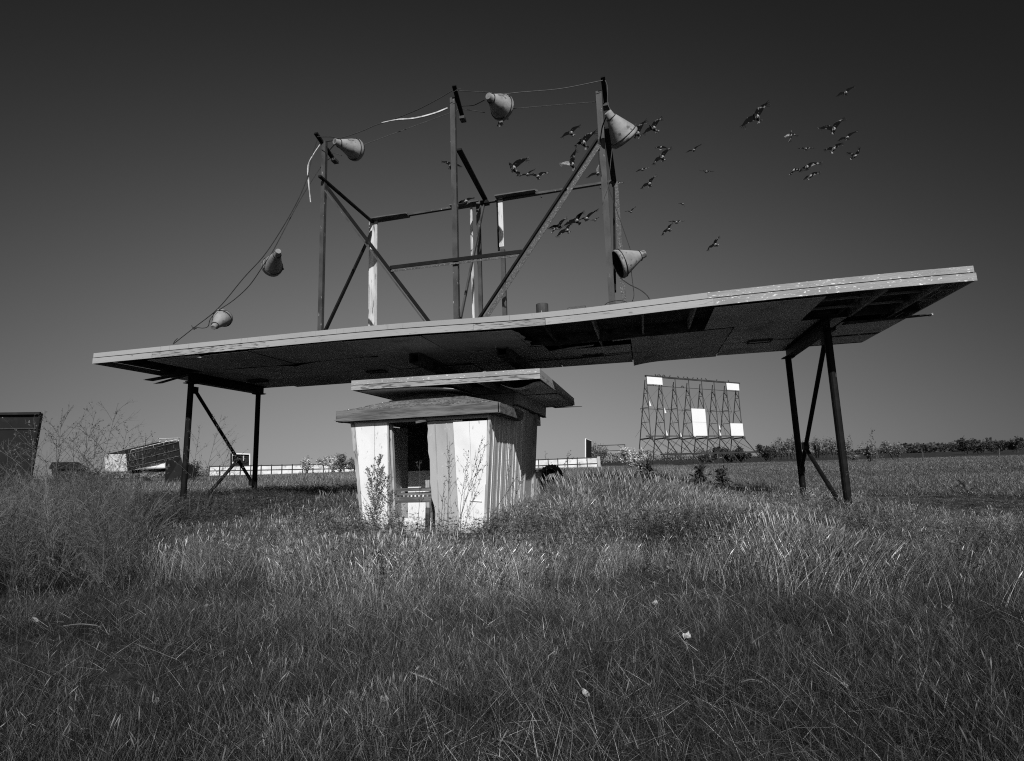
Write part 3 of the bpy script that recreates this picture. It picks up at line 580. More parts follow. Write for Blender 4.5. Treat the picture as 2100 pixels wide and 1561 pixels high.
def fs(x0, x1, y0, y1, fn, m='soffit'): MB().sheet(lambda u, v: (x0 + (x1 - x0) * u, y0 + (y1 - y0) * v, 3.205 + fn(u, v)), 10, 8, .01).build('soffit_panel', M[m], bo)
fs(fx0 + .1, -5.42, fy0 - .05, 13.12, lambda u, v: .0)
fs(-5.41, -4.02, fy0 - .02, 13.12, lambda u, v: -.16 * max(0, u - .35) ** 1.3 * (1 - .5 * v))
fs(-3.0, fx1 - .04, fy0 + .25, 13.9, lambda u, v: .02 - .13 * math.exp(-((v - .06) / .16) ** 2) * math.sin(math.pi * min(1, u * 1.2)) - .05 * (1 - v))
fs(-3.0, fx1 - .04, 13.92, 15.5, lambda u, v: -.01 * u); fs(-3.0, fx1 - .04, 15.52, 17.06, lambda u, v: -.02 * v)
MB().ngon_prism([(-2.75, 16.9, 3.16), (-2.2, 17.2, 3.17), (-1.85, 17.35, 3.17), (-2.7, 17.15, 3.15)], (0, 0, .012)).build('loose_batten', M['oldwood'], bo)
# ------------------------------------------------------------------ drive-in screen frame in the distance
M['screen_steel'] = mat('dark_lattice_steel', 0.035, 0.06, 0.5, 0.45, 0.65, 0.7)
M['screen_white'] = mat('screen_sheet', 0.86, 0.80, 0.4, 0.5, 0.8, 0.6, v3=0.5, scale3=0.7, lo3=0.72, hi3=0.76)
M['fence_white'] = mat('stained_fence_sheet', .74, .5, .6, .45, .7, .7, v3=.22, scale3=1.4, lo3=.62, hi3=.7)
M['dark_panel'] = mat('dark_weathered_panel', 0.013, 0.009, 1.0, 0.4, 0.6, 0.8, v3=0.025, scale3=1.2, lo3=0.6, hi3=0.7)
sA, sB = V((1.376, 107.842, 5.811)), V((21.307, 128.168, 6.095)); tA, tB = V((2.101, 106.122, 17.618)), V((22.210, 126.533, 17.631))
zl, zh = (sA.z + sB.z) / 2, (tA.z + tB.z) / 2
eh = V((sB.x - sA.x, sB.y - sA.y, 0)); SW = eh.length; eh.normalize(); bk = V((-eh.y, eh.x, 0))
S0 = V((sA.x, sA.y, 0))
def sq(s, z, b=0.0): return S0 + eh * s + bk * b + V((0, 0, z))
scr = thing('screen_frame', 'towering skeleton of a drive-in screen with four white sheets left', 'screen', tuple(S0 + eh * SW / 2))
def sbar(name, a, b_, w_): MB().bar(a, b_, w_, w_).build(name, M['screen_steel'], scr)
H = zh - zl
def rb(z): return .3 + (zh - z) / H * 2.45      # how far the rear chord stands behind the front one
for i in range(8):
    s = SW * i / 7
    sbar('front_chord', sq(s, zl - .3), sq(s, zh), .16)
    sbar('rear_chord', sq(s, -.2, rb(-.2)), sq(s, zh - .6, rb(zh - .6)), .14)
    sbar('front_leg', sq(s, zl - .2, 0), sq(s, -.3, -4.9), .14)
    lv = [zh - 2.9, zh - 5.2, zh - 7.5, zh - 9.75]
    lv = [zl + H * f for f in (.72, .48, .235)]
    prev = zl
    for k, z in enumerate(reversed(lv)):
        sbar('rung', sq(s, z), sq(s, z, rb(z)), .10)
    zz = [zl] + list(reversed(lv)); 
    for a, b_ in zip(zz[:-1], zz[1:]): sbar('diagonal', sq(s, a), sq(s, b_, rb(b_)), .09)
    sbar('diagonal', sq(s, lv[0]), sq(s, zh - 2.0, rb(zh - 2)), .12)
    sbar('foot_tie', sq(s, zl - .35, .0), sq(s, zl - .5, rb(zl)), .26)
    sbar('foot_brace', sq(s, zl - .4, 0), sq(s, zl * .42, rb(zl * .42)), .06); sbar('foot_brace', sq(s, zl - .4, rb(zl)), sq(s, zl * .42, -2.6), .06)
    MB().box(*[c for p in zip(sq(s, zl - .7, -.3) - V((.25, .25, 0)), sq(s, zl - .7, -.3) + V((.25, .25, .55))) for c in p]).build('gusset', M['screen_steel'], scr)
    if i < 7:
        s2 = SW * (i + 1) / 7
        sbar('wire_brace', sq(s, zh - 1.8, .4), sq(s2, zl + H * .48, 2.2), .045); sbar('wire_brace', sq(s2, zh - 1.8, .4), sq(s, zl + H * .48, 2.2), .03)
        sbar('wire_brace', sq(s, zl + H * .48, 2.2), sq(s2, zl, 4.2), .045); sbar('wire_brace', sq(s2, zl + H * .48, 2.2), sq(s, zl, 4.2), .03)
        sbar('wire_brace', sq(s, zl - .4, .0), sq(s2, 2.4, -2.8), .05)
sbar('top_bar', sq(-.3, zh + .1), sq(SW + .6, zh + .1), .32); sbar('upper_bar', sq(0, zh - 1.75), sq(SW, zh - 1.75), .10)
sbar('middle_bar', sq(0, zl + H * .475, 2.1), sq(SW, zl + H * .475, 2.1), .10); sbar('bottom_bar', sq(-1.2, zl), sq(SW + .4, zl), .2)
sbar('low_beam', sq(-.6, 2.35, -2.85), sq(SW + .2, 2.35, -2.85), .34)
def sheet_(i0, i1, z0, z1): MB().hexa([sq(SW * i0 / 7 - .1, z0, -.22), sq(SW * i1 / 7 + .1, z0, -.22), sq(SW * i1 / 7 + .1, z0, -.14), sq(SW * i0 / 7 - .1, z0, -.14), sq(SW * i0 / 7 - .1, z1, -.22), sq(SW * i1 / 7 + .1, z1, -.22), sq(SW * i1 / 7 + .1, z1, -.14), sq(SW * i0 / 7 - .1, z1, -.14)]).build('screen_sheet', M['screen_white'], scr)
sheet_(0, 1, zh - 1.5, zh - .05); sheet_(6, 7, zh - 1.55, zh - .05); sheet_(3, 4, zl + .05, zl + H * .243); sheet_(3, 4, zl + H * .247, zl + H * .485); sheet_(6, 7, zl + .05, zl + H * .235)
for i, z in ((1, zl + .7), (1, zl + H * .44), (5, zl + .7), (5, zl + 2), (3, zl + .5), (0, zl + H * .55), (2, zl + .2)):
    MB().ngon_prism([sq(SW * i / 7 + .1, z - .6, -.2), sq(SW * i / 7 + .6, z - .6, -.2), sq(SW * i / 7 + .35, z, -.2), sq(SW * i / 7 + .1, z + .5, -.2)], bk * .05).build('sheet_scrap', M['screen_white'], scr)
# perched birds along the bars: too small to tell apart
M['bird_dark'] = mat('dark_feathers', 0.03, 0.05, 30, rough=0.8)
ORD = 'first second third fourth fifth sixth seventh eighth ninth tenth eleventh twelfth thirteenth fourteenth fifteenth'.split()
def perched(loc, k, bar):
    b = MB(); L = V(loc); f = eh * (1 if k % 2 else -1)
    b.tube([L + V((0, 0, .02)) - f * .30, L + V((0, 0, .10)) - f * .12, L + V((0, 0, .20)), L + V((0, 0, .30)) + f * .06, L + V((0, 0, .36)) + f * .09, L + V((0, 0, .38)) + f * .14, L + V((0, 0, .37)) + f * .2], [.02, .06, .11, .085, .055, .05, .008], 7)
    o = b.build('perched_bird', M['bird_dark'], None, loc=loc); tag(o, 'tiny dark bird, %s from the left along the %s bar of the distant screen frame' % (ORD[k], bar), 'bird', 'birds perched on the screen frame')
for k, fx in enumerate((.09, .115, .135, .165, .18, .235, .32, .38, .42, .48, .53, .575, .625, .75, .89)): perched(tuple(sq(SW * fx, zh + .25)), k, 'top')
for k, fx in enumerate((.06, .09, .26, .35, .365)): perched(tuple(sq(SW * fx, zh - 1.72)), k, 'second')

# ------------------------------------------------------------------ panel fence, boards, pipe frame
def fence(a, b_, n, hgt, label, endpost):
    a, b_ = V(a), V(b_); f = thing('panel_fence', label, 'fence', ((a.x + b_.x) / 2, (a.y + b_.y) / 2, min(a.z, b_.z) - hgt)); e = (b_ - a); nn = V((e.y, -e.x, 0)).normalized()
    for i in range(n):
        p, q = a + e * (i / n), a + e * ((i + 1) / n)
        for z0, z1 in ((-hgt, -hgt * .52), (-hgt * .48, -.03)):
            g = e.normalized() * .05
            MB().hexa([p + g + V((0, 0, z0)), q - g + V((0, 0, z0)), q - g - nn * .04 + V((0, 0, z0)), p + g - nn * .04 + V((0, 0, z0)), p + g + V((0, 0, z1)), q - g + V((0, 0, z1)), q - g - nn * .04 + V((0, 0, z1)), p + g - nn * .04 + V((0, 0, z1))]).build('panel', M['fence_white'], f)
        MB().bar(p + nn * .12 + V((0, 0, -hgt - .2)), p + nn * .12 + V((0, 0, .1)), .14).build('post', M['screen_steel'], f)
    for z in (-.06, -hgt * .5): MB().bar(a + nn * .06 + V((0, 0, z)), b_ + nn * .06 + V((0, 0, z)), .1, .14).build('rail', M['screen_steel'], f)
    if endpost: MB().bar(b_ + nn * .2 + V((0, 0, -hgt - .2)) + e.normalized() * .35, b_ + nn * .2 + V((0, 0, .1)) + e.normalized() * .35, .6, .3).build('end_post', M['booth_grey'], f)
    return f
fence((-87.950, 95.247, 3.173), (-54.447, 103.338, 2.635), 16, 1.95, 'low white panel fence with dark rails left of the booth', False)
fence((-23.398, 110.814, 2.281), (-9.507, 112.041, 2.349), 7, 2.55, 'white panel fence with dark grid right of the booth ending in a pale post', True)
db = thing('standing_board', 'tall dark board with a white edge standing behind the right fence', 'board', tuple(V((-11.986, 117.965, 0.648))))
MB().hexa([(-12.451, 117.984, -0.167), (-11.511, 121.327, -0.144), (-11.550, 121.735, -0.149), (-12.494, 118.391, -0.173), (-12.007, 117.059, 6.261), (-11.196, 120.429, 5.922), (-11.234, 120.834, 5.937), (-12.048, 117.463, 6.277)]).build('face', M['dark_panel'], db)
MB().bar((-12.573, 117.850, -0.161), (-12.122, 116.911, 6.365), .22, .2).build('edge_trim', M['screen_white'], db)
MB().bar((-12.087, 116.911, 6.415), (-11.193, 120.422, 5.975), .1, .1).build('edge_trim', M['screen_white'], db)
pf = thing('pipe_frame', 'thin rectangular pipe frame like a goal beyond the right fence', 'frame', tuple(V((-7.754, 128.379, 0.414))))
for a, b_, r in (((-10.657, 126.680, 0.190), (-10.319, 125.979, 5.066), .09), ((-4.705, 131.226, 0.177), (-4.360, 130.508, 5.171), .09), ((-10.319, 125.979, 5.066), (-4.360, 130.508, 5.171), .09), ((-10.408, 126.162, 3.792), (-4.450, 130.696, 3.866), .07), ((-10.404, 126.154, 3.847), (-9.158, 126.781, 5.040), .05), ((-4.502, 130.674, 3.925), (-6.049, 129.077, 5.087), .05)):
    MB().tube([a, b_], r, 6).build('pipe', M['screen_steel'], pf)
wb = thing('framed_hut', 'small dark hut front with a white frame behind the left fence', 'hut', tuple(V((-84.610, 100.332, 2.392))))
MB().hexa([(-86.415, 100.058, 1.414), (-82.738, 100.940, 1.393), (-84.165, 102.680, 1.393), (-87.905, 101.783, 1.414), (-86.124, 99.454, 5.613), (-82.510, 100.346, 5.438), (-83.984, 102.063, 5.509), (-87.509, 101.201, 5.629)]).build('body', M['dark_panel'], wb)
for a, b_, ww in (((-86.090, 99.824, 1.411), (-85.789, 99.199, 5.754), .28), ((-82.575, 100.666, 1.395), (-82.289, 100.071, 5.531), .24), ((-85.895, 99.182, 5.706), (-82.191, 100.104, 5.476), .26), ((-83.638, 99.870, 4.126), (-83.567, 99.721, 5.159), .1)):
    MB().bar(a, b_, ww, .2).build('frame', M['screen_white'], wb)
MB().bar((-87.410, 100.843, 1.528), (-87.113, 100.226, 5.815), .22, .4).build('side_post', M['screen_steel'], wb)
ring_ = [(-85.281, 99.525, 4.804), (-85.331, 99.629, 4.080), (-84.942, 99.766, 3.807), (-83.209, 100.181, 3.800), (-82.730, 100.248, 4.095), (-82.687, 100.159, 4.716), (-83.021, 100.027, 5.038), (-84.856, 99.587, 5.049), (-85.281, 99.525, 4.804)]
MB().tube(ring_, .05, 5).build('window_gasket', M['cable'], wb)

# ------------------------------------------------------------------ tipped grain truck
M['truck_dark'] = mat('dark_box_steel', 0.013, 0.008, 1.2, 0.4, 0.6, 0.65, v3=0.10, scale3=2.5, lo3=0.62, hi3=0.7)
M['truck_white'] = mat('mottled_tailgate', 0.72, 0.5, 2.5, 0.45, 0.6, 0.7, v3=0.12, scale3=4, lo3=0.56, hi3=0.62)
tk = thing('grain_truck', 'old grain truck with its dark box tipped up and a pale tailgate', 'truck', tuple(V((-51.819, 48.158, 0.245))))
TR, TL, BR = V((-52.303, 45.387, 3.824)), V((-55.394, 45.678, 3.890)), V((-52.276, 45.675, 2.067)); BL = TL + (BR - TR)
FTR, FBR = V((-49.830, 49.405, 5.166)), V((-49.757, 49.739, 3.191)); FTL = FTR + (TL - TR); FBL = FBR + (BL - BR)
def slab(a, b_, c_, d_, t, m, name, th): t = V(t); MB().hexa([a, b_, c_, d_, V(a) + t, V(b_) + t, V(c_) + t, V(d_) + t]).build(name, M[m], tk)
iw = (TL - TR).normalized(); il = (FTR - TR).normalized()
slab(TR, FTR, FBR, BR, iw * .08, 'truck_dark', 'side_panel', 0); slab(TL, FTL, FBL, BL, -iw * .08, 'truck_dark', 'side_panel', 0)
slab(FTR, FTL, FBL, FBR, -il * .08, 'truck_dark', 'front_panel', 0); slab(BR, FBR, FBL, BL, V((0, 0, .08)), 'truck_dark', 'floor_panel', 0)
slab(TR + iw * .05, TL, BL, BR + iw * .05, -il * .10, 'truck_white', 'tailgate', 0)
for t in (0.02, .3, .52, .72, .98): MB().bar(lerp(TR, FTR, t) - iw * .05, lerp(BR, FBR, t) - iw * .05, .09, .07, il).build('side_rib', M['truck_dark'], tk)
for t in (.02, .45, .8): MB().bar(lerp(TR, BR, t) - iw * .05, lerp(FTR, FBR, t) - iw * .05, .06, .06).build('side_rail', M['wood_side'], tk)
for o in (0, 1):
    oo = iw * (TL - TR).length * o + V((0, 0, .28))
    MB().bar(lerp(TR, FTR, .08) + oo, lerp(TR, FTR, .97) + oo, .035).build('top_rail', M['screen_white' if not o else 'trim'], tk)
    for t in (.08, .3, .5, .7, .95): MB().bar(lerp(TR, FTR, t) + oo * 1 - V((0, 0, .28)), lerp(TR, FTR, t) + oo, .03).build('rail_post', M['trim'], tk)
MB().bar(FTR + V((0, 0, .32)) + il * .1, FTL + V((0, 0, .32)) + il * .1, .5, .03).build('tarp_rack', M['screen_white'], tk)
for t in (.05, .35, .65, .95): MB().bar(lerp(FTR, FTL, t), lerp(FTR, FTL, t) + V((0, 0, .32)) + il * .2, .04).build('rack_post', M['screen_white'], tk)
MB().hexa([(-51.282, 46.904, 2.371), (-49.812, 47.785, 2.314), (-51.111, 49.032, 2.338), (-53.081, 48.550, 2.405), (-50.352, 47.066, 2.748), (-49.778, 47.715, 2.802), (-51.077, 48.960, 2.839), (-52.119, 48.718, 2.795)]).build('pale_fender', M['screen_white'], tk)
MB().bar((-52.816, 46.603, 1.964), (-49.360, 49.485, 2.120), .4, .35).build('chassis_rail', M['truck_dark'], tk)
MB().hexa([(-49.929, 48.029, 0.618), (-48.639, 49.392, 0.531), (-50.710, 51.487, 0.603), (-52.961, 50.937, 0.680), (-49.668, 47.721, 2.927), (-48.854, 48.885, 3.368), (-50.942, 50.975, 3.453), (-52.691, 50.626, 3.020)]).build('cab', M['truck_dark'], tk)
MB().hexa([(-48.741, 49.367, 0.535), (-48.320, 50.517, 0.477), (-49.530, 51.775, 0.563), (-50.817, 51.461, 0.607), (-48.641, 49.038, 2.732), (-48.340, 50.196, 2.450), (-49.559, 51.462, 2.477), (-50.719, 51.134, 2.789)]).build('hood', M['truck_dark'], tk)
for q in ((-51.391, 47.132, 0.792), (-49.148, 48.002, 0.652), (-48.261, 49.782, 0.611)):
    c_ = V(q); ax_ = iw
    MB().tube([c_ - ax_ * .15, c_ - ax_ * .13, c_ + ax_ * .13, c_ + ax_ * .15], [.42, .5, .5, .42], 18).build('wheel', M['cable'], tk)
# dark steel bin at the left edge, low shed roof beside it
bn = thing('steel_bin', 'dark flared steel bin cut off by the left edge of the view', 'bin', tuple(V((-25.150, 17.114, -0.034))))
a0, a1, b0_, b1_ = V((-26.797, 16.047, 4.161)), V((-24.379, 17.145, 4.161)), V((-25.416, 17.603, -0.238)), V((-26.801, 16.729, -0.096)); dp = V((-0.86, 0.52, 0)).normalized() * 2.2
MB().hexa([b1_, b0_, b0_ + dp, b1_ + dp, a0, a1, a1 + dp, a0 + dp]).build('wall', M['dark_panel'], bn)
MB().bar(a0 + V((0, -.06, .0)), a1 + V((.08, -.06, 0)), .1, .1).build('rim', M['dark_panel'], bn)
MB().bar(lerp(a0, b1_, .14) + V((0, -.03, 0)), lerp(a1, b0_, .14) + V((0, -.03, 0)), .06, .05).build('seam', M['cable'], bn)
MB().bar(a1 + V((.05, -.02, 0)), b0_ + V((.05, -.02, 0)), .12, .1, (0, 1, 0)).build('corner_rib', M['truck_dark'], bn)
sh = thing('low_shed', 'low dark shed roof just showing above the weeds left of the truck', 'shed', tuple(V((-46.766, 35.663, 1.332))))
MB().hexa([(-48.366, 35.498, -0.024), (-45.316, 36.231, -0.048), (-48.325, 38.622, 0.027), (-51.579, 37.840, 0.052), (-48.126, 35.182, 2.306), (-45.197, 35.891, 2.246), (-48.336, 38.253, 2.307), (-51.331, 37.521, 2.409)]).build('wall', M['dark_panel'], sh)
MB().hexa([(-48.187, 34.958, 2.311), (-44.879, 35.764, 2.218), (-48.284, 38.475, 2.302), (-51.841, 37.605, 2.423), (-49.623, 36.183, 2.916), (-47.502, 36.698, 2.864), (-47.829, 37.035, 2.874), (-50.051, 36.495, 2.929)]).build('roof', M['truck_dark'], sh)
# tyre leaning behind the booth
ty = thing('old_tyre', 'old black tyre half sunk in the grass right behind the booth', 'tyre', tuple(V((-3.284, 19.081, 0.811))))
c_ = V((-3.309, 19.056, 0.931)); axx = (V((-.25, -.75, .62))).normalized(); u1 = axx.orthogonal().normalized(); u2 = axx.cross(u1)
def lathe(prof, n, m, name, par):
    b = MB(); k = len(prof); vs = [c_ + axx * h + (u1 * math.cos(2 * math.pi * j / n) + u2 * math.sin(2 * math.pi * j / n)) * r for h, r in prof for j in range(n)]
    b.add(vs, [(i * n + j, i * n + (j + 1) % n, ((i + 1) % k) * n + (j + 1) % n, ((i + 1) % k) * n + j) for i in range(k) for j in range(n)]); return b.build(name, M[m], par, smooth=True)
M['rubber'] = mat('cracked_rubber', 0.03, 0.05, 12, rough=0.85, bump=.4, bscale=20)
lathe([(-.13, .24), (-.15, .33), (-.13, .42), (-.05, .45), (.05, .45), (.13, .42), (.15, .33), (.13, .24), (.11, .25), (.11, .36), (-.11, .36), (-.11, .25)], 36, 'rubber', 'tread', ty)
for j in range(24):
    t = 2 * math.pi * j / 24; d_ = u1 * math.cos(t) + u2 * math.sin(t); MB().bar(c_ + d_ * .455 - axx * .11, c_ + d_ * .455 + axx * .11, .05, .03, d_).build('lug', M['rubber'], ty)
# fence posts in the right-hand field
M['post_wood'] = mat('grey_post_wood', 0.12, 0.07, 6, rough=0.9)
for px_, q0, q1, nm in ((0, (25.783, 70.935, -0.208), (25.957, 70.701, 1.508), 'thin fence post left of the small trees in the right field'), (0, (37.549, 87.287, -0.291), (37.594, 87.039, 1.320), 'thin fence post in front of the far dark treeline at right'), (0, (44.658, 83.777, -0.255), (44.766, 83.552, 1.309), 'thin fence post nearest the right edge of the field')):
    o = MB().tube([q0, q1], .07, 7).build('fence_post', M['post_wood'], None, loc=q0); tag(o, nm, 'fence post', 'fence posts in the right field')

# ------------------------------------------------------------------ birds
M['bird_wing'] = mat('grey_wing_feathers', 0.006, 0.004, 18, 0.4, 0.6, 0.9, spec=.04, v3=.16, scale3=11, lo3=.57, hi3=.66); M['bird_pale'] = mat('pale_wing_feathers', 0.30, 0.15, 14, rough=0.8)  # pale flecks on the dark wings paint highlights into their colour
M['bird_body'] = mat('grey_body_feathers', 0.012, 0.30, 12, 0.5, 0.62, 0.9, spec=.05)  # pale patches stand in for bright highlights along the body
BIRDS = [
    ((-1.464, 14.710, 11.035), (-0.070, 0.017, 0.083), (0.078, 0.009, -0.097), (-0.277, -0.050, -0.100), (0.249, 0.024, 0.220), 'small dark pigeon banking left of the right sign post, above the others there'),
    ((-0.907, 11.921, 8.894), (-0.071, -0.034, 0.108), (0.086, 0.042, -0.132), (-0.189, 0.086, 0.019), (0.288, 0.025, 0.273), 'pigeon with round spread tail just left of the long diagonal brace top'),
    ((-1.357, 13.504, 9.317), (-0.051, -0.031, 0.114), (0.062, 0.037, -0.140), (-0.285, -0.076, 0.049), (0.091, -0.038, 0.376), 'pigeon with one bright wing level and the other straight up beside the brace'),
    ((-2.496, 11.323, 8.183), (-0.087, -0.041, 0.126), (0.106, 0.050, -0.154), (-0.064, 0.153, -0.010), (0.330, 0.042, 0.226), 'pale mottled pigeon diving with raised right wing, leftmost of the three over the bar'),
    ((-3.541, 18.415, 12.087), (-0.018, 0.069, 0.084), (0.019, -0.072, -0.100), (-0.306, -0.068, -0.030), (0.264, 0.032, 0.191), 'smaller pigeon in the middle of the three gliding over the rear bar'),
    ((-2.777, 16.227, 10.697), (-0.033, 0.032, 0.100), (0.035, -0.017, -0.119), (-0.281, -0.079, 0.072), (0.321, 0.055, 0.133), 'dark pigeon with wings held flat, rightmost of the three over the rear bar'),
    ((-0.903, 17.306, 11.083), (-0.031, 0.058, 0.088), (0.035, -0.058, -0.105), (-0.358, -0.067, -0.114), (0.078, -0.033, 0.326), 'pigeon with one white wing raised against the left side of the right sign post'),
    ((-0.460, 24.066, 14.187), (-0.028, 0.049, 0.094), (0.030, -0.045, -0.113), (-0.263, -0.033, 0.028), (0.347, 0.069, 0.089), 'dark pigeon half hidden behind the right sign post where the rear bar ends'),
    ((0.749, 16.946, 10.238), (-0.025, 0.039, 0.100), (0.026, -0.029, -0.119), (-0.279, -0.046, -0.129), (0.198, 0.005, 0.264), 'banking pigeon right of the right sign post, level with the rear bar'),
    ((0.997, 13.966, 9.381), (-0.043, 0.032, 0.096), (0.048, -0.018, -0.114), (-0.253, -0.035, -0.160), (0.215, 0.012, 0.245), 'larger banking pigeon directly below the small pale one right of the sign post'),
    ((1.852, 26.323, 17.005), (-0.000, 0.015, 0.109), (-0.009, 0.018, -0.127), (-0.265, -0.062, -0.006), (0.336, 0.086, -0.032), 'small pigeon with drooping pale wings just above a larger banking pigeon'),
    ((2.708, 20.992, 13.495), (-0.009, 0.078, 0.077), (0.009, -0.083, -0.093), (-0.278, -0.057, -0.059), (0.273, 0.031, 0.212), 'lone small pigeon gliding midway between the sign post and the far flock'),
    ((0.819, 24.810, 15.115), (-0.028, 0.067, 0.082), (0.031, -0.070, -0.099), (-0.297, -0.059, -0.074), (0.290, 0.055, 0.089), 'small dark pigeon with flat wings nearest right of the right sign post'),
    ((3.801, 25.675, 14.984), (-0.012, 0.082, 0.073), (0.012, -0.089, -0.087), (-0.282, -0.078, 0.068), (0.315, 0.074, 0.007), 'tiny pigeon seen edge on with level wings, in the gap between both flocks'),
    ((3.204, 31.668, 16.341), (-0.017, 0.080, 0.074), (0.018, -0.087, -0.088), (-0.212, 0.037, 0.096), (0.142, 0.152, -0.115), 'tiny distant pigeon with drooping wing, right of the thin one below the post flock'),
    ((0.180, 29.661, 15.356), (-0.024, 0.080, 0.071), (0.026, -0.087, -0.086), (-0.314, -0.082, 0.047), (0.255, 0.017, 0.273), 'tiny pigeon with V wings close to the right of the post wire'),
    ((2.023, 23.245, 11.567), (-0.020, 0.072, 0.081), (0.021, -0.076, -0.097), (-0.292, -0.080, 0.062), (0.311, 0.065, 0.057), 'pigeon with wings stretched level, touching the wing tip of one below it'),
    ((1.530, 21.093, 10.372), (-0.063, 0.044, 0.078), (0.074, -0.039, -0.093), (-0.282, -0.035, -0.203), (0.143, -0.005, 0.247), 'steeply banking pigeon just below the level winged one right of the post'),
    ((2.894, 19.133, 8.759), (-0.079, 0.055, 0.053), (0.093, -0.055, -0.063), (-0.280, -0.039, -0.177), (0.147, -0.008, 0.272), 'lowest pigeon in the sky, banking steeply above the canopy'),
    ((0.398, 13.535, 9.919), (-0.062, 0.016, 0.089), (0.068, 0.013, -0.104), (-0.071, 0.150, -0.008), (0.209, -0.004, 0.335), 'pigeon with pale breast emerging from behind the topmost right horn'),
    ((0.830, 13.848, 10.192), (-0.094, -0.037, 0.093), (0.114, 0.046, -0.114), (-0.256, -0.041, -0.124), (0.216, 0.008, 0.275), 'pale pigeon with fanned tail, just right of the topmost right horn'),
    ((-2.051, 15.459, 8.525), (-0.063, 0.053, 0.073), (0.074, -0.051, -0.087), (-0.324, -0.070, -0.043), (0.216, 0.011, 0.252), 'leftmost pigeon of the low cluster right of the long brace'),
    ((-4.322, 30.070, 15.089), (0.119, 0.001, 0.168), (-0.145, -0.002, -0.205), (-0.234, 0.023, 0.068), (0.303, 0.070, 0.015), 'small dark pigeon tucked below the leftmost one in the low cluster'),
    ((-1.360, 13.876, 7.882), (-0.074, -0.009, 0.081), (0.084, 0.035, -0.095), (-0.328, -0.064, -0.088), (0.190, 0.006, 0.244), 'biggest pigeon of the low cluster between brace and right post'),
    ((-1.953, 16.588, 8.871), (-0.069, 0.024, 0.082), (0.079, -0.006, -0.097), (-0.339, -0.054, -0.166), (0.135, 0.034, 0.226), 'lowest pigeon of the low cluster with pale fanned tail'),
    ((-1.132, 14.303, 8.100), (-0.032, 0.075, 0.073), (0.037, -0.081, -0.088), (-0.179, 0.086, 0.050), (0.307, 0.034, 0.249), 'rightmost large pigeon of the low cluster with wing reaching up right'),
    ((-1.908, 30.572, 15.560), (-0.030, 0.076, 0.074), (0.034, -0.082, -0.088), (-0.261, -0.017, 0.024), (0.215, 0.025, 0.162), 'tiny pigeon at the right end of the low cluster next to the post'),
    ((-4.564, 12.811, 9.451), (-0.000, 0.041, 0.102), (-0.005, -0.029, -0.122), (-0.215, -0.023, 0.148), (0.274, 0.069, -0.020), 'pigeon partly hidden behind the tall middle sign post'),
    ((-4.234, 13.046, 8.475), (-0.068, 0.040, 0.077), (0.080, -0.032, -0.091), (-0.255, 0.010, -0.022), (0.192, 0.097, 0.134), 'pigeon taking off from the rear bar beside the middle post'),
    ((-3.164, 12.966, 10.567), (-0.012, 0.038, 0.103), (0.010, -0.025, -0.122), (-0.131, 0.123, 0.016), (0.150, 0.107, 0.155), 'pigeon fluttering under the mouth of the horn between middle and right posts'),
    ((3.058, 12.493, 9.164), (-0.062, -0.030, 0.094), (0.076, 0.037, -0.115), (-0.348, -0.056, -0.169), (0.247, 0.005, 0.337), 'largest pigeon of the right flock, alone at its left, wings in a steep line'),
    ((7.077, 17.927, 12.871), (0.023, 0.048, 0.096), (-0.033, -0.039, -0.114), (-0.292, -0.056, -0.083), (0.256, 0.030, 0.194), 'topmost pigeon of the whole flock, high at the right'),
    ((5.289, 14.381, 9.640), (0.014, 0.033, 0.104), (-0.024, -0.009, -0.122), (-0.344, -0.093, 0.070), (0.235, 0.014, 0.266), 'pigeon with wide fan tail, uppermost of the right cluster'),
    ((7.804, 26.206, 16.450), (0.047, -0.028, 0.243), (-0.057, 0.034, -0.297), (-0.288, -0.060, -0.054), (0.315, 0.078, -0.018), 'pigeon with one bright white wing, wings cupped, in the right flock'),
    ((6.591, 17.026, 10.823), (0.008, 0.068, 0.086), (-0.013, -0.069, -0.103), (-0.275, -0.054, -0.075), (0.278, 0.036, 0.190), 'slim pigeon just below the fan tailed one in the right cluster'),
    ((6.837, 18.813, 11.486), (0.064, -0.000, 0.099), (-0.079, 0.001, -0.121), (-0.303, -0.071, -0.007), (0.273, 0.033, 0.198), 'pigeon in the middle of the right cluster with fanned dark tail'),
    ((9.254, 23.445, 13.509), (0.132, 0.019, 0.079), (-0.162, -0.023, -0.096), (-0.291, -0.098, 0.180), (0.247, 0.012, 0.293), 'rightmost pigeon of all, black with wings in a V'),
    ((7.512, 23.542, 14.215), (0.002, 0.069, 0.086), (-0.006, -0.071, -0.102), (-0.286, -0.075, 0.044), (0.317, 0.070, 0.038), 'small pale pigeon with level wings below the white winged one'),
    ((4.864, 15.349, 9.212), (0.024, 0.052, 0.094), (-0.033, -0.045, -0.112), (-0.145, 0.120, -0.031), (0.368, 0.068, 0.122), 'pigeon with one long wing out to the right, low in the right flock'),
    ((6.966, 23.684, 13.386), (0.098, 0.002, 0.132), (-0.120, -0.003, -0.162), (-0.050, 0.158, -0.030), (0.377, 0.085, 0.032), 'black hunched pigeon at the lower left of the right flock'),
    ((6.845, 21.354, 11.884), (0.081, 0.007, 0.080), (-0.099, -0.008, -0.098), (-0.245, 0.021, -0.070), (0.330, 0.051, 0.170), 'thin pale winged pigeon at the bottom of the right flock'),
]
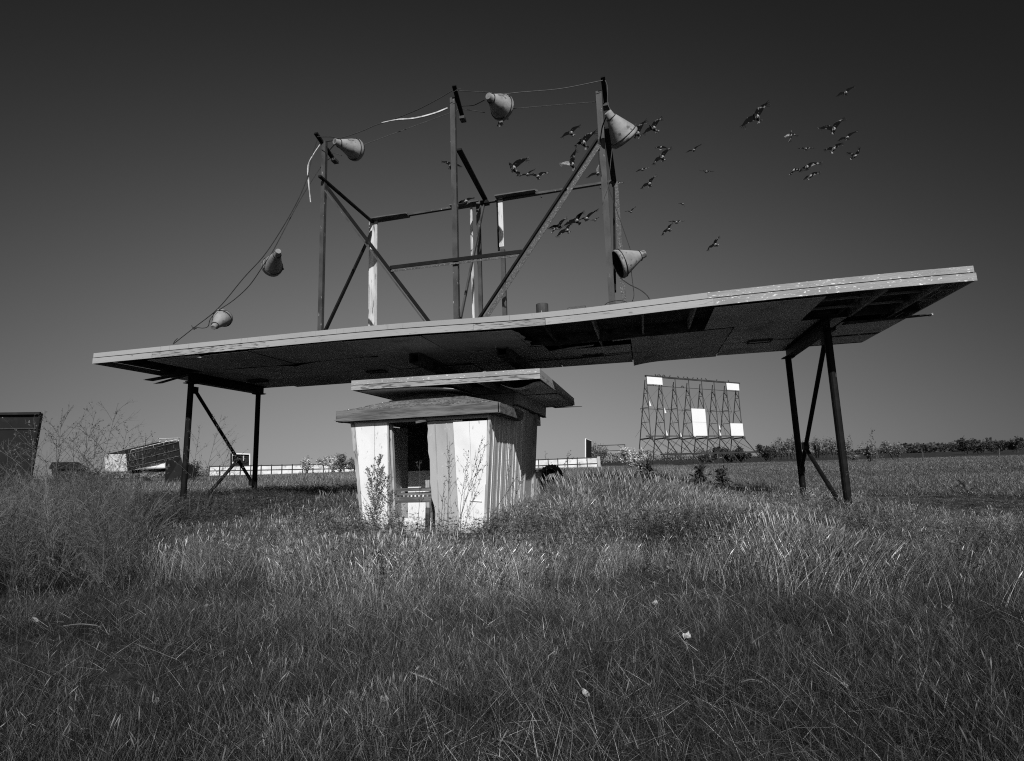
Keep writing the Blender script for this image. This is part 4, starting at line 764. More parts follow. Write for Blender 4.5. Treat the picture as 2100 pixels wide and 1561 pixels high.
def bird(c, hv, tv, w1, w2, label, pale):
    c, hv, tv, w1, w2 = map(V, (c, hv, tv, w1, w2)); b = MB(); ax_ = (hv - tv).normalized()
    b.m = 0
    hd = hv.normalized(); tl = tv.normalized()
    b.tube([c + hv * 1.12, c + hv * 1.0, c + hv * .86, c + hv * .68, c + hv * .35, c, c + tv * .3, c + tv * .5, c + tv * .62], [.005, .016, .031, .031, .056, .062, .05, .03, .015], 10)
    nrm = None
    for k, wv in enumerate((w1, w2)):
        L = wv.length; d = wv.normalized(); ch = (-ax_ - d * (-ax_).dot(d)); ch = ch.normalized() if ch.length > .15 else d.cross(V((0, 0, 1))).normalized()
        nn = d.cross(ch).normalized(); nn = nn if nn.z > 0 else -nn; nrm = nn
        ro = c + hv * .28
        le = [(0, -.03), (.2, -.05), (.42, -.058), (.6, -.04), (.8, -.008), (1.0, .035)]; te = [(0, .06), (.2, .048), (.38, .046), (.55, .042), (.78, .042), (.985, .042)]
        b.m = 2 if pale == k else 1; vs = []
        for sgn in (1, -1):
            for (a, o), (a2, o2) in zip(le, te):
                cam_ = .022 * math.sin(math.pi * min(1, a * 1.15)); th = .007 * (1 - a * .8)
                vs.append(ro + d * L * a + ch * o * L / .3 + nn * (cam_ + sgn * th)); vs.append(ro + d * L * a2 + ch * o2 * L / .3 + nn * (cam_ * .5 + sgn * .002))
        fs = []
        for i in range(5): fs += [(2 * i, 2 * i + 2, 2 * i + 3, 2 * i + 1), (12 + 2 * i, 12 + 2 * i + 1, 12 + 2 * i + 3, 12 + 2 * i + 2), (2 * i, 12 + 2 * i, 12 + 2 * i + 2, 2 * i + 2), (2 * i + 1, 2 * i + 3, 12 + 2 * i + 3, 12 + 2 * i + 1)]
        fs += [(10, 22, 23, 11)]; b.add(vs, fs)
        for q in range(4):   # separated primaries at the tip
            p0 = ro + d * L * (.80 + .04 * q) + ch * (.02 + .012 * (3 - q)) * L / .3; e = (d * (1 - .18 * (3 - q)) + ch * (.15 + .22 * (3 - q))).normalized() * L * .24
            b.hexa([p0 - ch * .008 - nn * .002, p0 + ch * .008 - nn * .002, p0 + e + ch * .003 - nn * .001, p0 + e - ch * .003 - nn * .001, p0 - ch * .008 + nn * .002, p0 + ch * .008 + nn * .002, p0 + e + ch * .003 + nn * .001, p0 + e - ch * .003 + nn * .001])
    sd_ = (w2.normalized() - w1.normalized()); sd_ = (sd_ - tl * sd_.dot(tl)); sd_ = sd_.normalized() if sd_.length > .1 else tl.orthogonal().normalized(); un = tl.cross(sd_).normalized()
    b.m = 0; fan = [(-.8, .85), (-.45, .98), (0, 1.03), (.45, .98), (.8, .85)]; p0 = c + tv * .5
    vs = [];
    for sg_ in (1, -1):
        vs += [p0 - sd_ * .014 + un * .003 * sg_] + [c + tv * f + sd_ * .09 * a + un * .002 * sg_ for a, f in fan] + [p0 + sd_ * .014 + un * .003 * sg_]
    b.add(vs, [tuple(range(7)), tuple(reversed(range(7, 14)))] + [(i, i + 7, (i + 1) % 7 + 7, (i + 1) % 7) for i in range(7)])
    o = b.build('pigeon', [M['bird_body'], M['bird_wing'], M['bird_pale']], None, loc=tuple(c)); tag(o, label, 'bird', 'pigeons flying round the sign frame')
for i, q in enumerate(BIRDS): bird(*q, pale={2: 0, 6: 1, 33: 0}.get(i, -1))
# ------------------------------------------------------------------ grass (uncountable: stuff)
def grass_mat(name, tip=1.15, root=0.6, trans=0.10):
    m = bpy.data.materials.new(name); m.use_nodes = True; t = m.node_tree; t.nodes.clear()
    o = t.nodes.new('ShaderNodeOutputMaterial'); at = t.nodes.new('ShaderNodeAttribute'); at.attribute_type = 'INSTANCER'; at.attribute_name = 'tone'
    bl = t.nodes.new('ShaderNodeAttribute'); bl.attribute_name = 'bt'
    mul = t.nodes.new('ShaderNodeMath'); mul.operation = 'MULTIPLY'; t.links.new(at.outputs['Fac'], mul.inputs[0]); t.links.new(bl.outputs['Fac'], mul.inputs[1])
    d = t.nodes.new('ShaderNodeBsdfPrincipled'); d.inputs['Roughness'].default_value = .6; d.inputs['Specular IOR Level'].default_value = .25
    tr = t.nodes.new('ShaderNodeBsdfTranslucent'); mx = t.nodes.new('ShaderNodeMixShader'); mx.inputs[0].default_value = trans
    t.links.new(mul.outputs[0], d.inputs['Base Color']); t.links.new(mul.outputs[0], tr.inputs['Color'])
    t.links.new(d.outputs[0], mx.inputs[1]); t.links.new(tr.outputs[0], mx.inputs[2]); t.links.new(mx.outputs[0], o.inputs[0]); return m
M['grass'] = grass_mat('grass_blades')
GCOL = bpy.data.collections.new('grass_kinds')      # sources of the grass instances, never linked to the scene
def tuft(name, blades, hmin, hmax, spread, wid, bend, lean=0.0, heads=0, seed=0, flat=0.0, segs=3, leaves=0, tilt=.2):
    r = random.Random(seed); vs, fs, bt = [], [], []
    def ribbon(pts, ws, side, b):
        o = len(vs)
        for p, ww in zip(pts, ws): vs.append(tuple(p - side * ww / 2)); vs.append(tuple(p + side * ww / 2)); bt.append(b); bt.append(b)
        for i in range(len(pts) - 1): fs.append((o + 2 * i, o + 2 * i + 1, o + 2 * i + 3, o + 2 * i + 2))
    for k in range(blades):
        a = r.uniform(0, 2 * math.pi); rad = spread * math.sqrt(r.random()); p = V((math.cos(a) * rad, math.sin(a) * rad, -.02))
        h = r.uniform(hmin, hmax); da = r.uniform(0, 2 * math.pi); dr = V((math.cos(da), math.sin(da), 0)); bd = bend * r.uniform(.2, 1.3)
        ti = tilt * r.random(); up = V((dr.x * flat, dr.y * flat, 1)).normalized() if flat else V((dr.x * ti + lean, dr.y * ti, 1)).normalized()
        pts, ws = [], []; q = p.copy(); d = up.copy(); sa = r.uniform(0, math.pi); side = V((math.cos(sa), math.sin(sa), 0)); wd = wid * r.uniform(.6, 1.3)
        for i in range(segs + 1):
            t = i / segs; pts.append(q.copy()); ws.append(wd * (1 - t * .85))
            d = (d + dr * bd / segs + V((0, 0, -bd * .35 / segs))).normalized(); q = q + d * h / segs
            if q.z < .008: q.z = .008
        q_ = r.random(); b = r.uniform(.10, .40) if q_ < .52 else (r.uniform(.55, 1.2) if q_ < .84 else r.uniform(1.7, 3.2))
        ribbon(pts, ws, side, b)
        for l in range(leaves):
            t = r.uniform(.35, 1); q = p.lerp(pts[-1], t) if False else pts[min(segs, int(t * segs))]; e = V((r.uniform(-1, 1), r.uniform(-1, 1), r.uniform(-.1, .9))).normalized()
            ribbon([q, q + e * .022, q + e * .045], [.003, .007, .001], e.orthogonal().normalized(), b * r.uniform(.5, 1.3))
        if heads and r.random() < heads:
            q = pts[-1]; ribbon([q - d * .05, q + d * .01, q + d * .06], [wd * .6, wd * 2.2, wd * .3], side, b * 1.25)
    me = bpy.data.meshes.new(name); me.from_pydata(vs, [], fs); me.materials.append(M['grass'])
    at = me.attributes.new('bt', 'FLOAT', 'POINT'); at.data.foreach_set('value', bt); me.update()
    ob = bpy.data.objects.new(name, me); GCOL.objects.link(ob); return ob
KINDS = []
for i in range(4): tuft('a_short_%d' % i, 36, .04, .16, .12, .0031, 1.2, seed=i, tilt=.8)                               # 0-3
for i in range(4): tuft('b_tall_%d' % i, 20, .26, .62, .12, .0042, .4, lean=.03, heads=.35, seed=10 + i, segs=4)        # 4-7
for i in range(4): tuft('c_bent_%d' % i, 18, .35, .62, .12, .0042, 1.6, heads=.2, seed=20 + i, segs=5)         # 8-11
for i in range(3): tuft('d_straw_%d' % i, 16, .15, .42, .18, .0046, .3, flat=2.2, seed=30 + i)                 # 12-14
for i in range(4): tuft('e_weed_%d' % i, 14, .35, .78, .13, .0036, .6, seed=40 + i, segs=5, leaves=14)           # 15-18
for i in range(3): tuft('f_far_%d' % i, 40, .15, .34, .45, .014, .6, seed=50 + i)                              # 19-21
def thicket(name, seed):     # one stand of dry branching stalks
    r = random.Random(seed); vs, fs, bt = [], [], []
    def ribbon(p, q, w0, w1, b):
        d = (q - p); sd_ = d.cross(V((r.gauss(0, 1), r.gauss(0, 1), .1))); sd_ = sd_.normalized() if sd_.length > 1e-6 else V((1, 0, 0)); o = len(vs)
        vs.extend([tuple(p - sd_ * w0 / 2), tuple(p + sd_ * w0 / 2), tuple(q + sd_ * w1 / 2), tuple(q - sd_ * w1 / 2)]); bt.extend([b] * 4); fs.append((o, o + 1, o + 2, o + 3))
    for k in range(7):
        a = r.uniform(0, 6.28); p = V((math.cos(a), math.sin(a), 0)) * .22 * r.random(); d = V((r.gauss(0, .22), r.gauss(0, .22), 1)).normalized(); h = r.uniform(.7, 1.25); b = r.uniform(.4, 1.5)
        n = 6; q = p
        for i in range(n):
            e = q + d * h / n; ribbon(q, e, .007 * (1 - i / n) + .002, .006 * (1 - (i + 1) / n) + .002, b)
            for j in range(4 if i > 0 else 1):
                dd = (d * .7 + V((r.gauss(0, .6), r.gauss(0, .6), r.uniform(.1, .7)))).normalized(); l = h * r.uniform(.12, .32); m = q.lerp(e, r.random()); t2 = m + dd * l; ribbon(m, t2, .0035, .0018, b * r.uniform(.6, 1.3))
                for z_ in range(4):
                    m2 = m.lerp(t2, r.uniform(.2, 1)); t3 = m2 + (dd + rvv(r) * .8).normalized() * l * r.uniform(.2, .45); ribbon(m2, t3, .0026, .0014, b * r.uniform(.5, 1.5))
            q = e; d = (d + V((r.gauss(0, .08), r.gauss(0, .08), 0))).normalized()
    me = bpy.data.meshes.new(name); me.from_pydata(vs, [], fs); me.materials.append(M['grass'])
    at = me.attributes.new('bt', 'FLOAT', 'POINT'); at.data.foreach_set('value', bt); me.update(); ob = bpy.data.objects.new(name, me); GCOL.objects.link(ob)
def rvv(r): return V((r.gauss(0, 1), r.gauss(0, 1), r.gauss(0, 1))).normalized()
for i in range(4): thicket('g_thicket_%d' % i, 70 + i)                                                         # 22-25
rs = np.random.RandomState(4)
def ring(r0, r1, dens, az=(-1.25, .78)):
    A = .5 * (r1 * r1 - r0 * r0) * (az[1] - az[0]); k = int(A * dens)
    rr = np.sqrt(rs.uniform(r0 * r0, r1 * r1, k)); t = rs.uniform(az[0], az[1], k)
    return np.stack([np.sin(t) * rr, np.cos(t) * rr], 1)
def vnoise(x, y, s, seed):
    r = np.random.RandomState(seed); g = r.rand(64, 64); u, v = x / s, y / s; i, j = np.floor(u).astype(int), np.floor(v).astype(int); f, h = u - i, v - j
    f = f * f * (3 - 2 * f); h = h * h * (3 - 2 * h); q = lambda a, b: g[a % 64, b % 64]
    return q(i, j) * (1 - f) * (1 - h) + q(i + 1, j) * f * (1 - h) + q(i, j + 1) * (1 - f) * h + q(i + 1, j + 1) * f * h
pts = np.concatenate([ring(1.3, 4.2, 640), ring(4.2, 8, 330), ring(8, 14, 170), ring(14, 24, 75), ring(24, 48, 20), ring(48, 130, 3.0)])
x, y = pts[:, 0], pts[:, 1]; r_ = np.hypot(x, y); N = len(x)
n1 = vnoise(x, y, 1.7, 1); n2 = vnoise(x, y, .5, 2); n3 = vnoise(x, y, 4.5, 3); n4 = vnoise(x, y, .9, 9)
side_vig = np.clip(np.abs(x / np.maximum(y, 1) + .24) / .75, 0, 1)                  # lens vignetting put into the grass tone, darker toward both frame sides
front_ = 1 - sstep(3.2, 7.5, r_)  # greener near grass, darkened further by vignetting painted into its tone
tall = sstep(5.6, 8.2, y + 2.2 * (n1 - .5) - .12 * np.abs(x + 3)) * (1 - sstep(0, 1.4, np.minimum(x - 4.6, y - 10.6) + (n1 - .5))) * (1 - sstep(19, 26, r_))
tall = np.maximum(tall, sstep(6.5, 9, y + n1) * sstep(-6.5, -9, x) * (1 - sstep(26, 36, r_)))
leftw = sstep(-6.3, -9.5, x + 1.5 * (n1 - .5)) * sstep(6, 9, y)
rightw = sstep(-2.9, -2.0, x) * (1 - sstep(.5, 2.5, x)) * sstep(11.5, 13.5, y)
legs_ = sstep(1.0, 3.0, x)
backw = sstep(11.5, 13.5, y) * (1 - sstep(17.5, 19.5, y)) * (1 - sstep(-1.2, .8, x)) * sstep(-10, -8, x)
fr_b = np.exp(-((x + 4.7) / 2.2) ** 2 - ((y - 9.6) / 1.6) ** 2)                 # trampled strip before the ticket window
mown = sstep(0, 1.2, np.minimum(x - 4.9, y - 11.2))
keep = np.ones(N, bool)
keep &= ~((x > -6.15) & (x < -3.2) & (y > 10.95) & (y < 17.1))                  # booth floor
keep &= ~((mown > .6) & (r_ < 24) & (rs.rand(N) < .25))
keep &= ~((r_ < 12) & (tall > .3) & (n4 < .33) & (rs.rand(N) < .6))
keep &= ~((r_ < 9) & (n4 < .36) & (rs.rand(N) < .4))
idx = np.zeros(N, int); scl = np.ones(N); tone = np.zeros(N); sx = np.ones(N)
u = rs.rand(N)
isT = rs.rand(N) < tall
k0 = rs.randint(0, 4, N); k3 = rs.randint(0, 3, N)
idx[:] = k0                                                                     # short sward
scl[:] = .65 + .9 * n1 * n4 + .25 * rs.rand(N)
tone[:] = (.05 + .13 * n3 * n2 + .05 * rs.rand(N)) * (1 - .50 * side_vig) * (1 - .52 * front_) * (.5 + 1.0 * n4)
st = (~isT) & (u < .12 + .16 * front_ + .12 * (n4 < .36)); idx[st] = 12 + k3[st]; tone[st] = (.12 + .30 * rs.rand(st.sum()) ** 2) * (1 - .4 * side_vig[st]) * (1 - .35 * front_[st]); scl[st] = .45 + .55 * rs.rand(st.sum())
md = (~isT) & (u > .80 - .14 * (n1 > .55)) & (mown < .5); idx[md] = np.where(rs.rand(md.sum()) < .6, 4, 8) + k0[md]; scl[md] = .28 + .30 * rs.rand(md.sum()); tone[md] = (.10 + .20 * n2[md]) * (1 - .5 * side_vig[md]) * (1 - .45 * front_[md]) * (.5 + 1.0 * n4[md])
t_ = isT; idx[t_] = np.where(u[t_] < .58, 4 + k0[t_], np.where(u[t_] < .92, 8 + k0[t_], 12 + k3[t_])); scl[t_] = (.45 + .55 * n1[t_] + .35 * n4[t_] + .2 * rs.rand(t_.sum())) * (1 + .40 * rightw[t_] + .55 * backw[t_]) * (1 - .5 * fr_b[t_]) * (1 - .30 * legs_[t_]) * (1 - .42 * np.exp(-((x[t_] / np.maximum(y[t_], 1) + .199) / .018) ** 2) * (y[t_] < 16.6)) * (1 - .25 * sstep(6, 3, x[t_] * 0 + np.abs(x[t_] + 4.7)) * (y[t_] < 11)); tone[t_] = (.22 + .36 * n2[t_] * (.45 + n3[t_])) * (1 - .35 * side_vig[t_]) * (1 - .42 * backw[t_])
wd = isT & (rs.rand(N) < .06 + .6 * leftw + .55 * (np.exp(-((x - .9) / 1.3) ** 2 - ((y - 9.6) / .9) ** 2))); idx[wd] = 15 + k0[wd]; tone[wd] = .05 + .07 * rs.rand(wd.sum()) + .07 * leftw[wd]; scl[wd] = .6 + .5 * rs.rand(wd.sum()) + .35 * leftw[wd] * rs.rand(wd.sum())
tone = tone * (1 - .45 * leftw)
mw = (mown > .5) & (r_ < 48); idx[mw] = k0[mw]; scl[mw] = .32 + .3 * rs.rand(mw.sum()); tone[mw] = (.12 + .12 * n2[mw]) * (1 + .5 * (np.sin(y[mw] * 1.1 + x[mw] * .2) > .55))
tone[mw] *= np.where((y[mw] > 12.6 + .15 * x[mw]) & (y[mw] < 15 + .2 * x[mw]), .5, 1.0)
lip = (x > 4.8) & (np.abs(y - 11.1) < .55) & ~mw; idx[lip] = 4 + k0[lip]; scl[lip] = .45 + .25 * rs.rand(lip.sum()); tone[lip] = .26 + .2 * n2[lip]
az_ = x / np.maximum(y, 1); tk_ = (az_ < -.80 + .12 * (n1 - .5)) & (r_ > 8.2) & (r_ < 22) & (rs.rand(N) < np.where(r_ < 14, .035, .06)); idx[tk_] = 22 + k0[tk_]; scl[tk_] = (.75 + .45 * rs.rand(tk_.sum()) + .18 * np.clip(-az_[tk_] - .9, 0, .6)) * (.46 + .54 * sstep(-1.02, -1.22, az_[tk_])); tone[tk_] = (.075 + .08 * rs.rand(tk_.sum()))
far = (r_ > 24) & ~((leftw > .5) & (r_ < 36)); idx[far] = 19 + k3[far]; scl[far] = (.55 + .5 * rs.rand(far.sum())) * (1 + .4 * (r_[far] > 48)); tone[far] = .15 + .15 * vnoise(x[far] * .3, y[far], 5, 8)
lf_ = far & (x / y < -.62) & (r_ < 75); scl[lf_] *= 1.9
fm = far & (mown > .5); scl[fm] *= .55; sx[fm] = 1.6; tone[fm] *= .8
z = gz(x, y)
rot = np.stack([.16 * (rs.rand(N) - .5), .16 * (rs.rand(N) - .5), rs.uniform(0, 6.283, N)], 1)
rot[~isT, :2] *= 4.0
lean = isT & (x > -3); rot[lean, 1] += .30 * n1[lean] + .06                       # blown over to the right beside the booth
rot[lean, 2] = rs.uniform(-.8, .8, lean.sum())
sel = keep
x, y, z, rot, scl, tone, idx, sx = [a[sel] for a in (x, y, z, rot, scl, tone, idx, sx)]
def scatter(name, label):
    me = bpy.data.meshes.new(name); k = len(x); me.vertices.add(k); me.vertices.foreach_set('co', np.stack([x, y, z], 1).astype(np.float32).ravel())
    def att(nm, ty, dat, key='value'): a = me.attributes.new(nm, ty, 'POINT'); a.data.foreach_set(key, dat)
    att('rot', 'FLOAT_VECTOR', rot.astype(np.float32).ravel(), 'vector'); att('scl', 'FLOAT_VECTOR', np.stack([scl * sx, scl * sx, scl], 1).astype(np.float32).ravel(), 'vector')
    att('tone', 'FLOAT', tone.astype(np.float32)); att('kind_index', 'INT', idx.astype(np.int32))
    ob = bpy.data.objects.new(name, me); COL.objects.link(ob)
    ng = bpy.data.node_groups.new('grass_scatter', 'GeometryNodeTree')
    ng.interface.new_socket('Geometry', in_out='INPUT', socket_type='NodeSocketGeometry'); ng.interface.new_socket('Geometry', in_out='OUTPUT', socket_type='NodeSocketGeometry')
    gi, go = ng.nodes.new('NodeGroupInput'), ng.nodes.new('NodeGroupOutput')
    ip = ng.nodes.new('GeometryNodeInstanceOnPoints'); ci = ng.nodes.new('GeometryNodeCollectionInfo')
    ci.inputs['Collection'].default_value = GCOL; ci.inputs['Separate Children'].default_value = True; ci.inputs['Reset Children'].default_value = True
    def na(nm, ty): q = ng.nodes.new('GeometryNodeInputNamedAttribute'); q.data_type = ty; q.inputs[0].default_value = nm; return q.outputs[0]
    L = ng.links.new
    L(gi.outputs[0], ip.inputs['Points']); L(ci.outputs[0], ip.inputs['Instance']); ip.inputs['Pick Instance'].default_value = True
    L(na('kind_index', 'INT'), ip.inputs['Instance Index']); L(na('scl', 'FLOAT_VECTOR'), ip.inputs['Scale'])
    er = ng.nodes.new('FunctionNodeEulerToRotation'); L(na('rot', 'FLOAT_VECTOR'), er.inputs[0]); L(er.outputs[0], ip.inputs['Rotation'])
    L(ip.outputs[0], go.inputs[0])
    mo = ob.modifiers.new('scatter', 'NODES'); mo.node_group = ng
    ob['kind'] = 'stuff'; ob['label'] = label; ob['category'] = 'grass'; return ob
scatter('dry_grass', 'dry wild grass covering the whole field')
# ------------------------------------------------------------------ trees and bushes
def leaf_mat(name, v, var=.4, trans=.25):
    m = bpy.data.materials.new(name); m.use_nodes = True; t = m.node_tree; t.nodes.clear(); o = t.nodes.new('ShaderNodeOutputMaterial')
    at = t.nodes.new('ShaderNodeAttribute'); at.attribute_name = 'bt'; mul = t.nodes.new('ShaderNodeMath'); mul.operation = 'MULTIPLY'; mul.inputs[1].default_value = v
    t.links.new(at.outputs['Fac'], mul.inputs[0]); d = t.nodes.new('ShaderNodeBsdfPrincipled'); d.inputs['Roughness'].default_value = .65; d.inputs['Specular IOR Level'].default_value = .2
    tr = t.nodes.new('ShaderNodeBsdfTranslucent'); mx = t.nodes.new('ShaderNodeMixShader'); mx.inputs[0].default_value = trans
    t.links.new(mul.outputs[0], d.inputs['Base Color']); t.links.new(mul.outputs[0], tr.inputs['Color']); t.links.new(d.outputs[0], mx.inputs[1]); t.links.new(tr.outputs[0], mx.inputs[2]); t.links.new(mx.outputs[0], o.inputs[0]); return m
M['leaf_pale'] = leaf_mat('pale_leaves', .50); M['leaf_mid'] = leaf_mat('grey_leaves', .20); M['leaf_dark'] = leaf_mat('dark_leaves', .065); M['leaf_dry'] = leaf_mat('dry_seedheads', .16)
M['bark'] = mat('bark', .07, .04, 8, rough=.95)
class LB:   # loose leaf faces with a per-point brightness
    def __init__(s): s.v = []; s.f = []; s.b = []
    def leaf(s, p, d, w_, l, b, side=None):
        d = d.normalized(); sd = side or d.cross(V((rnd.uniform(-1, 1), rnd.uniform(-1, 1), rnd.uniform(-1, 1)))).normalized(); o = len(s.v)
        s.v += [tuple(p), tuple(p + d * l * .5 + sd * w_ / 2), tuple(p + d * l), tuple(p + d * l * .5 - sd * w_ / 2)]; s.f.append((o, o + 1, o + 2, o + 3)); s.b += [b] * 4
    def build(s, name, m, parent=None, loc=(0, 0, 0)):
        base = ORG.get(parent.name) if parent is not None else V(loc); me = bpy.data.meshes.new(name)
        me.from_pydata([(a - base.x, c - base.y, e - base.z) for a, c, e in s.v], [], s.f); me.materials.append(M[m])
        a = me.attributes.new('bt', 'FLOAT', 'POINT'); a.data.foreach_set('value', s.b); me.update(); ob = bpy.data.objects.new(name, me); COL.objects.link(ob)
        if parent is not None: ob.parent = parent
        else: ob.location = base
        return ob
def rv(r): return V((r.gauss(0, 1), r.gauss(0, 1), r.gauss(0, 1))).normalized()
def tree(top, base, halfw, m, label, name='tree', seed=0, leaves=1500, lsize=.3, low=.05, bare=False, group='trees and bushes round the field', cat='tree'):
    top, b0 = V(top), V(base); g = float(gz(b0.x, b0.y)); b0 = V((b0.x, b0.y, g)); h = top.z - g; r = random.Random(seed)
    t = thing(name, label, cat, tuple(b0), group); w_ = MB(); L = LB(); tips = []
    n = 9 if not bare else 14
    for i in range(n):
        a = r.uniform(0, 6.28); sp_ = halfw * math.sqrt(r.random()) * (.85 if not bare else .9); hh = h * r.uniform(.55, 1.0) * (1 - .25 * (sp_ / halfw) ** 2)
        e = b0 + V((math.cos(a) * sp_, math.sin(a) * sp_, hh)); s0 = b0 + V((math.cos(a), math.sin(a), 0)) * halfw * (.12 if not bare else .75 * sp_ / halfw)
        mid = lerp(s0, e, .5) + V((0, 0, h * .08)); rr = max(.03, h * .014)
        w_.tube([s0 - V((0, 0, .2)), mid, e], [rr, rr * .6, rr * .2], 5); tips.append((s0, mid, e))
        for k in range(7 if not bare else 16):
            q = lerp(mid, e, r.uniform(-.6, .95)); d = (rv(r) * .6 + V((0, 0, 1.2 if bare else .5))).normalized(); l = h * r.uniform(.08, .22)
            w_.tube([q, q + d * l], [rr * .3, rr * .08], 3, False); tips.append((q, q + d * l * .5, q + d * l))
    w_.build('trunk', M['bark'], t)
    clumps = [(q[2], r.uniform(.5, 1.5)) for q in tips] + [(lerp(q[1], q[2], r.random()), r.uniform(.5, 1.4)) for q in tips[:n * 3]]
    for i in range(leaves):
        c, br = r.choice(clumps); sg = h * (.055 if not bare else .04); p = c + V((r.gauss(0, sg), r.gauss(0, sg), r.gauss(0, sg)))
        if p.z < g + low * h: p.z = g + low * h + r.random() * h * .2
        L.leaf(p, rv(r), lsize * r.uniform(.4, 1.0), lsize * r.uniform(.6, 1.4), br * r.uniform(.5, 1.5))
    L.build('crown', m, t); return t
tree((-59.137, 93.621, 4.329), (-59.401, 94.169, 0.518), 2.7, 'leaf_pale', 'pale bushy tree nearest the left side of the booth in front of the fence', seed=1, leaves=1900)
tree((-56.817, 93.075, 4.703), (-57.110, 93.684, 0.468), 2.0, 'leaf_mid', 'taller thin topped tree just left of the booth', seed=2, leaves=1100)
tree((-55.923, 96.546, 3.858), (-56.165, 97.050, 0.352), 2.0, 'leaf_mid', 'grey bush touching the left corner of the booth', seed=3, leaves=1000)
tree((-65.168, 95.265, 4.561), (-65.439, 95.829, 0.640), 1.3, 'leaf_pale', 'small pale bush standing alone in front of the left fence', seed=4, leaves=900)
tree((-1.697, 94.978, 3.588), (-1.947, 95.498, -0.030), 2.3, 'leaf_pale', 'round pale bush at the left foot of the screen frame', seed=5, leaves=5500, lsize=.26)
tree((-9.494, 119.929, 5.089), (-9.845, 120.657, 0.027), 2.3, 'leaf_mid', 'grey twiggy bush between the fence end and the pipe frame', seed=6, leaves=1100)
tree((-10.795, 125.702, 6.082), (-11.217, 126.579, -0.013), 1.0, 'leaf_mid', 'thin twiggy sapling rising behind the fence end', seed=7, leaves=250, bare=True)
tree((19.835, 141.715, 3.781), (19.509, 142.394, -0.938), 5.6, 'leaf_dark', 'wide dark bush behind the right half of the screen legs', seed=8, leaves=5500, lsize=.46)
tree((16.364, 149.443, 2.329), (16.157, 149.875, -0.674), 3.6, 'leaf_dark', 'lower dark bush behind the middle screen legs', seed=9, leaves=3000, lsize=.45)
tree((24.670, 149.276, 2.766), (24.414, 149.809, -0.934), 3.0, 'leaf_dark', 'dark bush just right of the screen foot', seed=10, leaves=3000, lsize=.45)
tree((26.907, 128.808, 3.956), (26.564, 129.521, -1.000), 3.4, 'leaf_dark', 'rounded bush between screen and right canopy legs', seed=11, leaves=4000)
for i, (px_, q, qb) in enumerate(((0, (50.110, 219.161, 7.192), (49.578, 220.267, -0.494)), (0, (55.556, 225.547, 7.929), (54.961, 226.786, -0.683)), (0, (64.306, 232.825, 8.024), (63.682, 234.122, -0.984)), (0, (68.539, 228.691, 7.671), (67.930, 229.956, -1.124)), (0, (77.079, 241.333, 6.451), (76.534, 242.466, -1.427)))):
    tree(q, qb, 3.8, 'leaf_mid', ['bare poplar clump left of the right canopy legs', 'tall bare poplar just left of the rear right leg', 'tall bare poplar seen between the right canopy legs', 'dense bare poplar just left of the front right leg', 'lower bare poplar right of the front right leg'][i], seed=20 + i, leaves=1700, lsize=.42, bare=True)
tree((31.993, 88.572, 2.886), (31.776, 89.023, -0.251), 1.7, 'leaf_mid', 'small leaning tree right of the front right leg', seed=30, leaves=1100, lsize=.2)
tree((40.065, 100.834, 3.335), (39.804, 101.377, -0.440), 2.0, 'leaf_mid', 'small spreading tree in the middle of the right field', seed=31, leaves=1300, lsize=.2)
tree((35.909, 107.443, 1.356), (35.791, 107.687, -0.342), 1.6, 'leaf_mid', 'low scrub at the foot of the small right field trees', 'bush', seed=32, leaves=600, lsize=.2, cat='bush')
for i, (q, qb, hw) in enumerate((((87.565, 176.522, 4.446), (87.166, 177.351, -1.318), 2.6), ((92.444, 179.848, 3.952), (92.068, 180.630, -1.482), 3.2), ((98.792, 184.436, 4.265), (98.389, 185.273, -1.553), 4.2), ((100.886, 179.756, 4.128), (100.497, 180.566, -1.503), 4.2))):
    tree(q, qb, hw, 'leaf_dark', ['bare forked tree at the left of the far right grove', 'second tree of the far right grove', 'broad dark tree in the far right grove', 'dark tree of the grove cut by the right edge'][i], seed=40 + i, leaves=2600, lsize=.36)
tree((-50.649, 52.122, 3.226), (-50.833, 52.504, 0.566), 1.1, 'leaf_dark', 'dark bush growing against the front of the truck', 'bush', seed=50, leaves=900, lsize=.16, cat='bush')
tree((-40.881, 31.656, 2.642), (-41.009, 31.924, 0.783), 1.3, 'leaf_dark', 'dark scrub in front of the low shed', 'bush', seed=51, leaves=900, lsize=.12, cat='bush')
# far belts of trees that read as one mass
def belt(a, b_, hmin, hmax, m, name, label, n, seed):
    L = LB(); r = random.Random(seed); a, b_ = V(a), V(b_); ln = (b_ - a).length
    hs = [hmax * 1.15 * r.random() ** 1.2 + hmin * .25 for _ in range(40)]
    for i in range(n):
        t = r.random(); k = t * 39; h = hs[int(k)] * (1 - k % 1) + hs[min(39, int(k) + 1)] * (k % 1); p = lerp(a, b_, t); z = h * (1 - r.random() ** 2.2)
        L.leaf(V((p.x + r.gauss(0, 4), p.y + r.gauss(0, 6), float(gz(p.x, p.y)) + z)), rv(r), r.uniform(.8, 2), r.uniform(1, 2.4), r.uniform(.4, 1.4))
    o = L.build(name, m, None, (a.x, a.y, 0)); o['kind'] = 'stuff'; o['label'] = label; o['category'] = 'trees'
belt((195.052, 483.579, 1.853), (302.338, 509.195, 1.965), 3.5, 6.5, 'leaf_dark', 'far_tree_belt', 'dark belt of trees along the right horizon', 5000, 1)
belt((-47.882, 633.564, 2.387), (80.413, 664.295, 1.909), 5, 10, 'leaf_mid', 'far_tree_belt', 'distant belt of trees on the horizon behind the screen legs', 4000, 2)
belt((125.195, 654.617, -0.794), (278.535, 691.058, 0.439), 2, 5, 'leaf_dark', 'far_tree_belt', 'thin distant tree line behind the right canopy legs', 3500, 3)
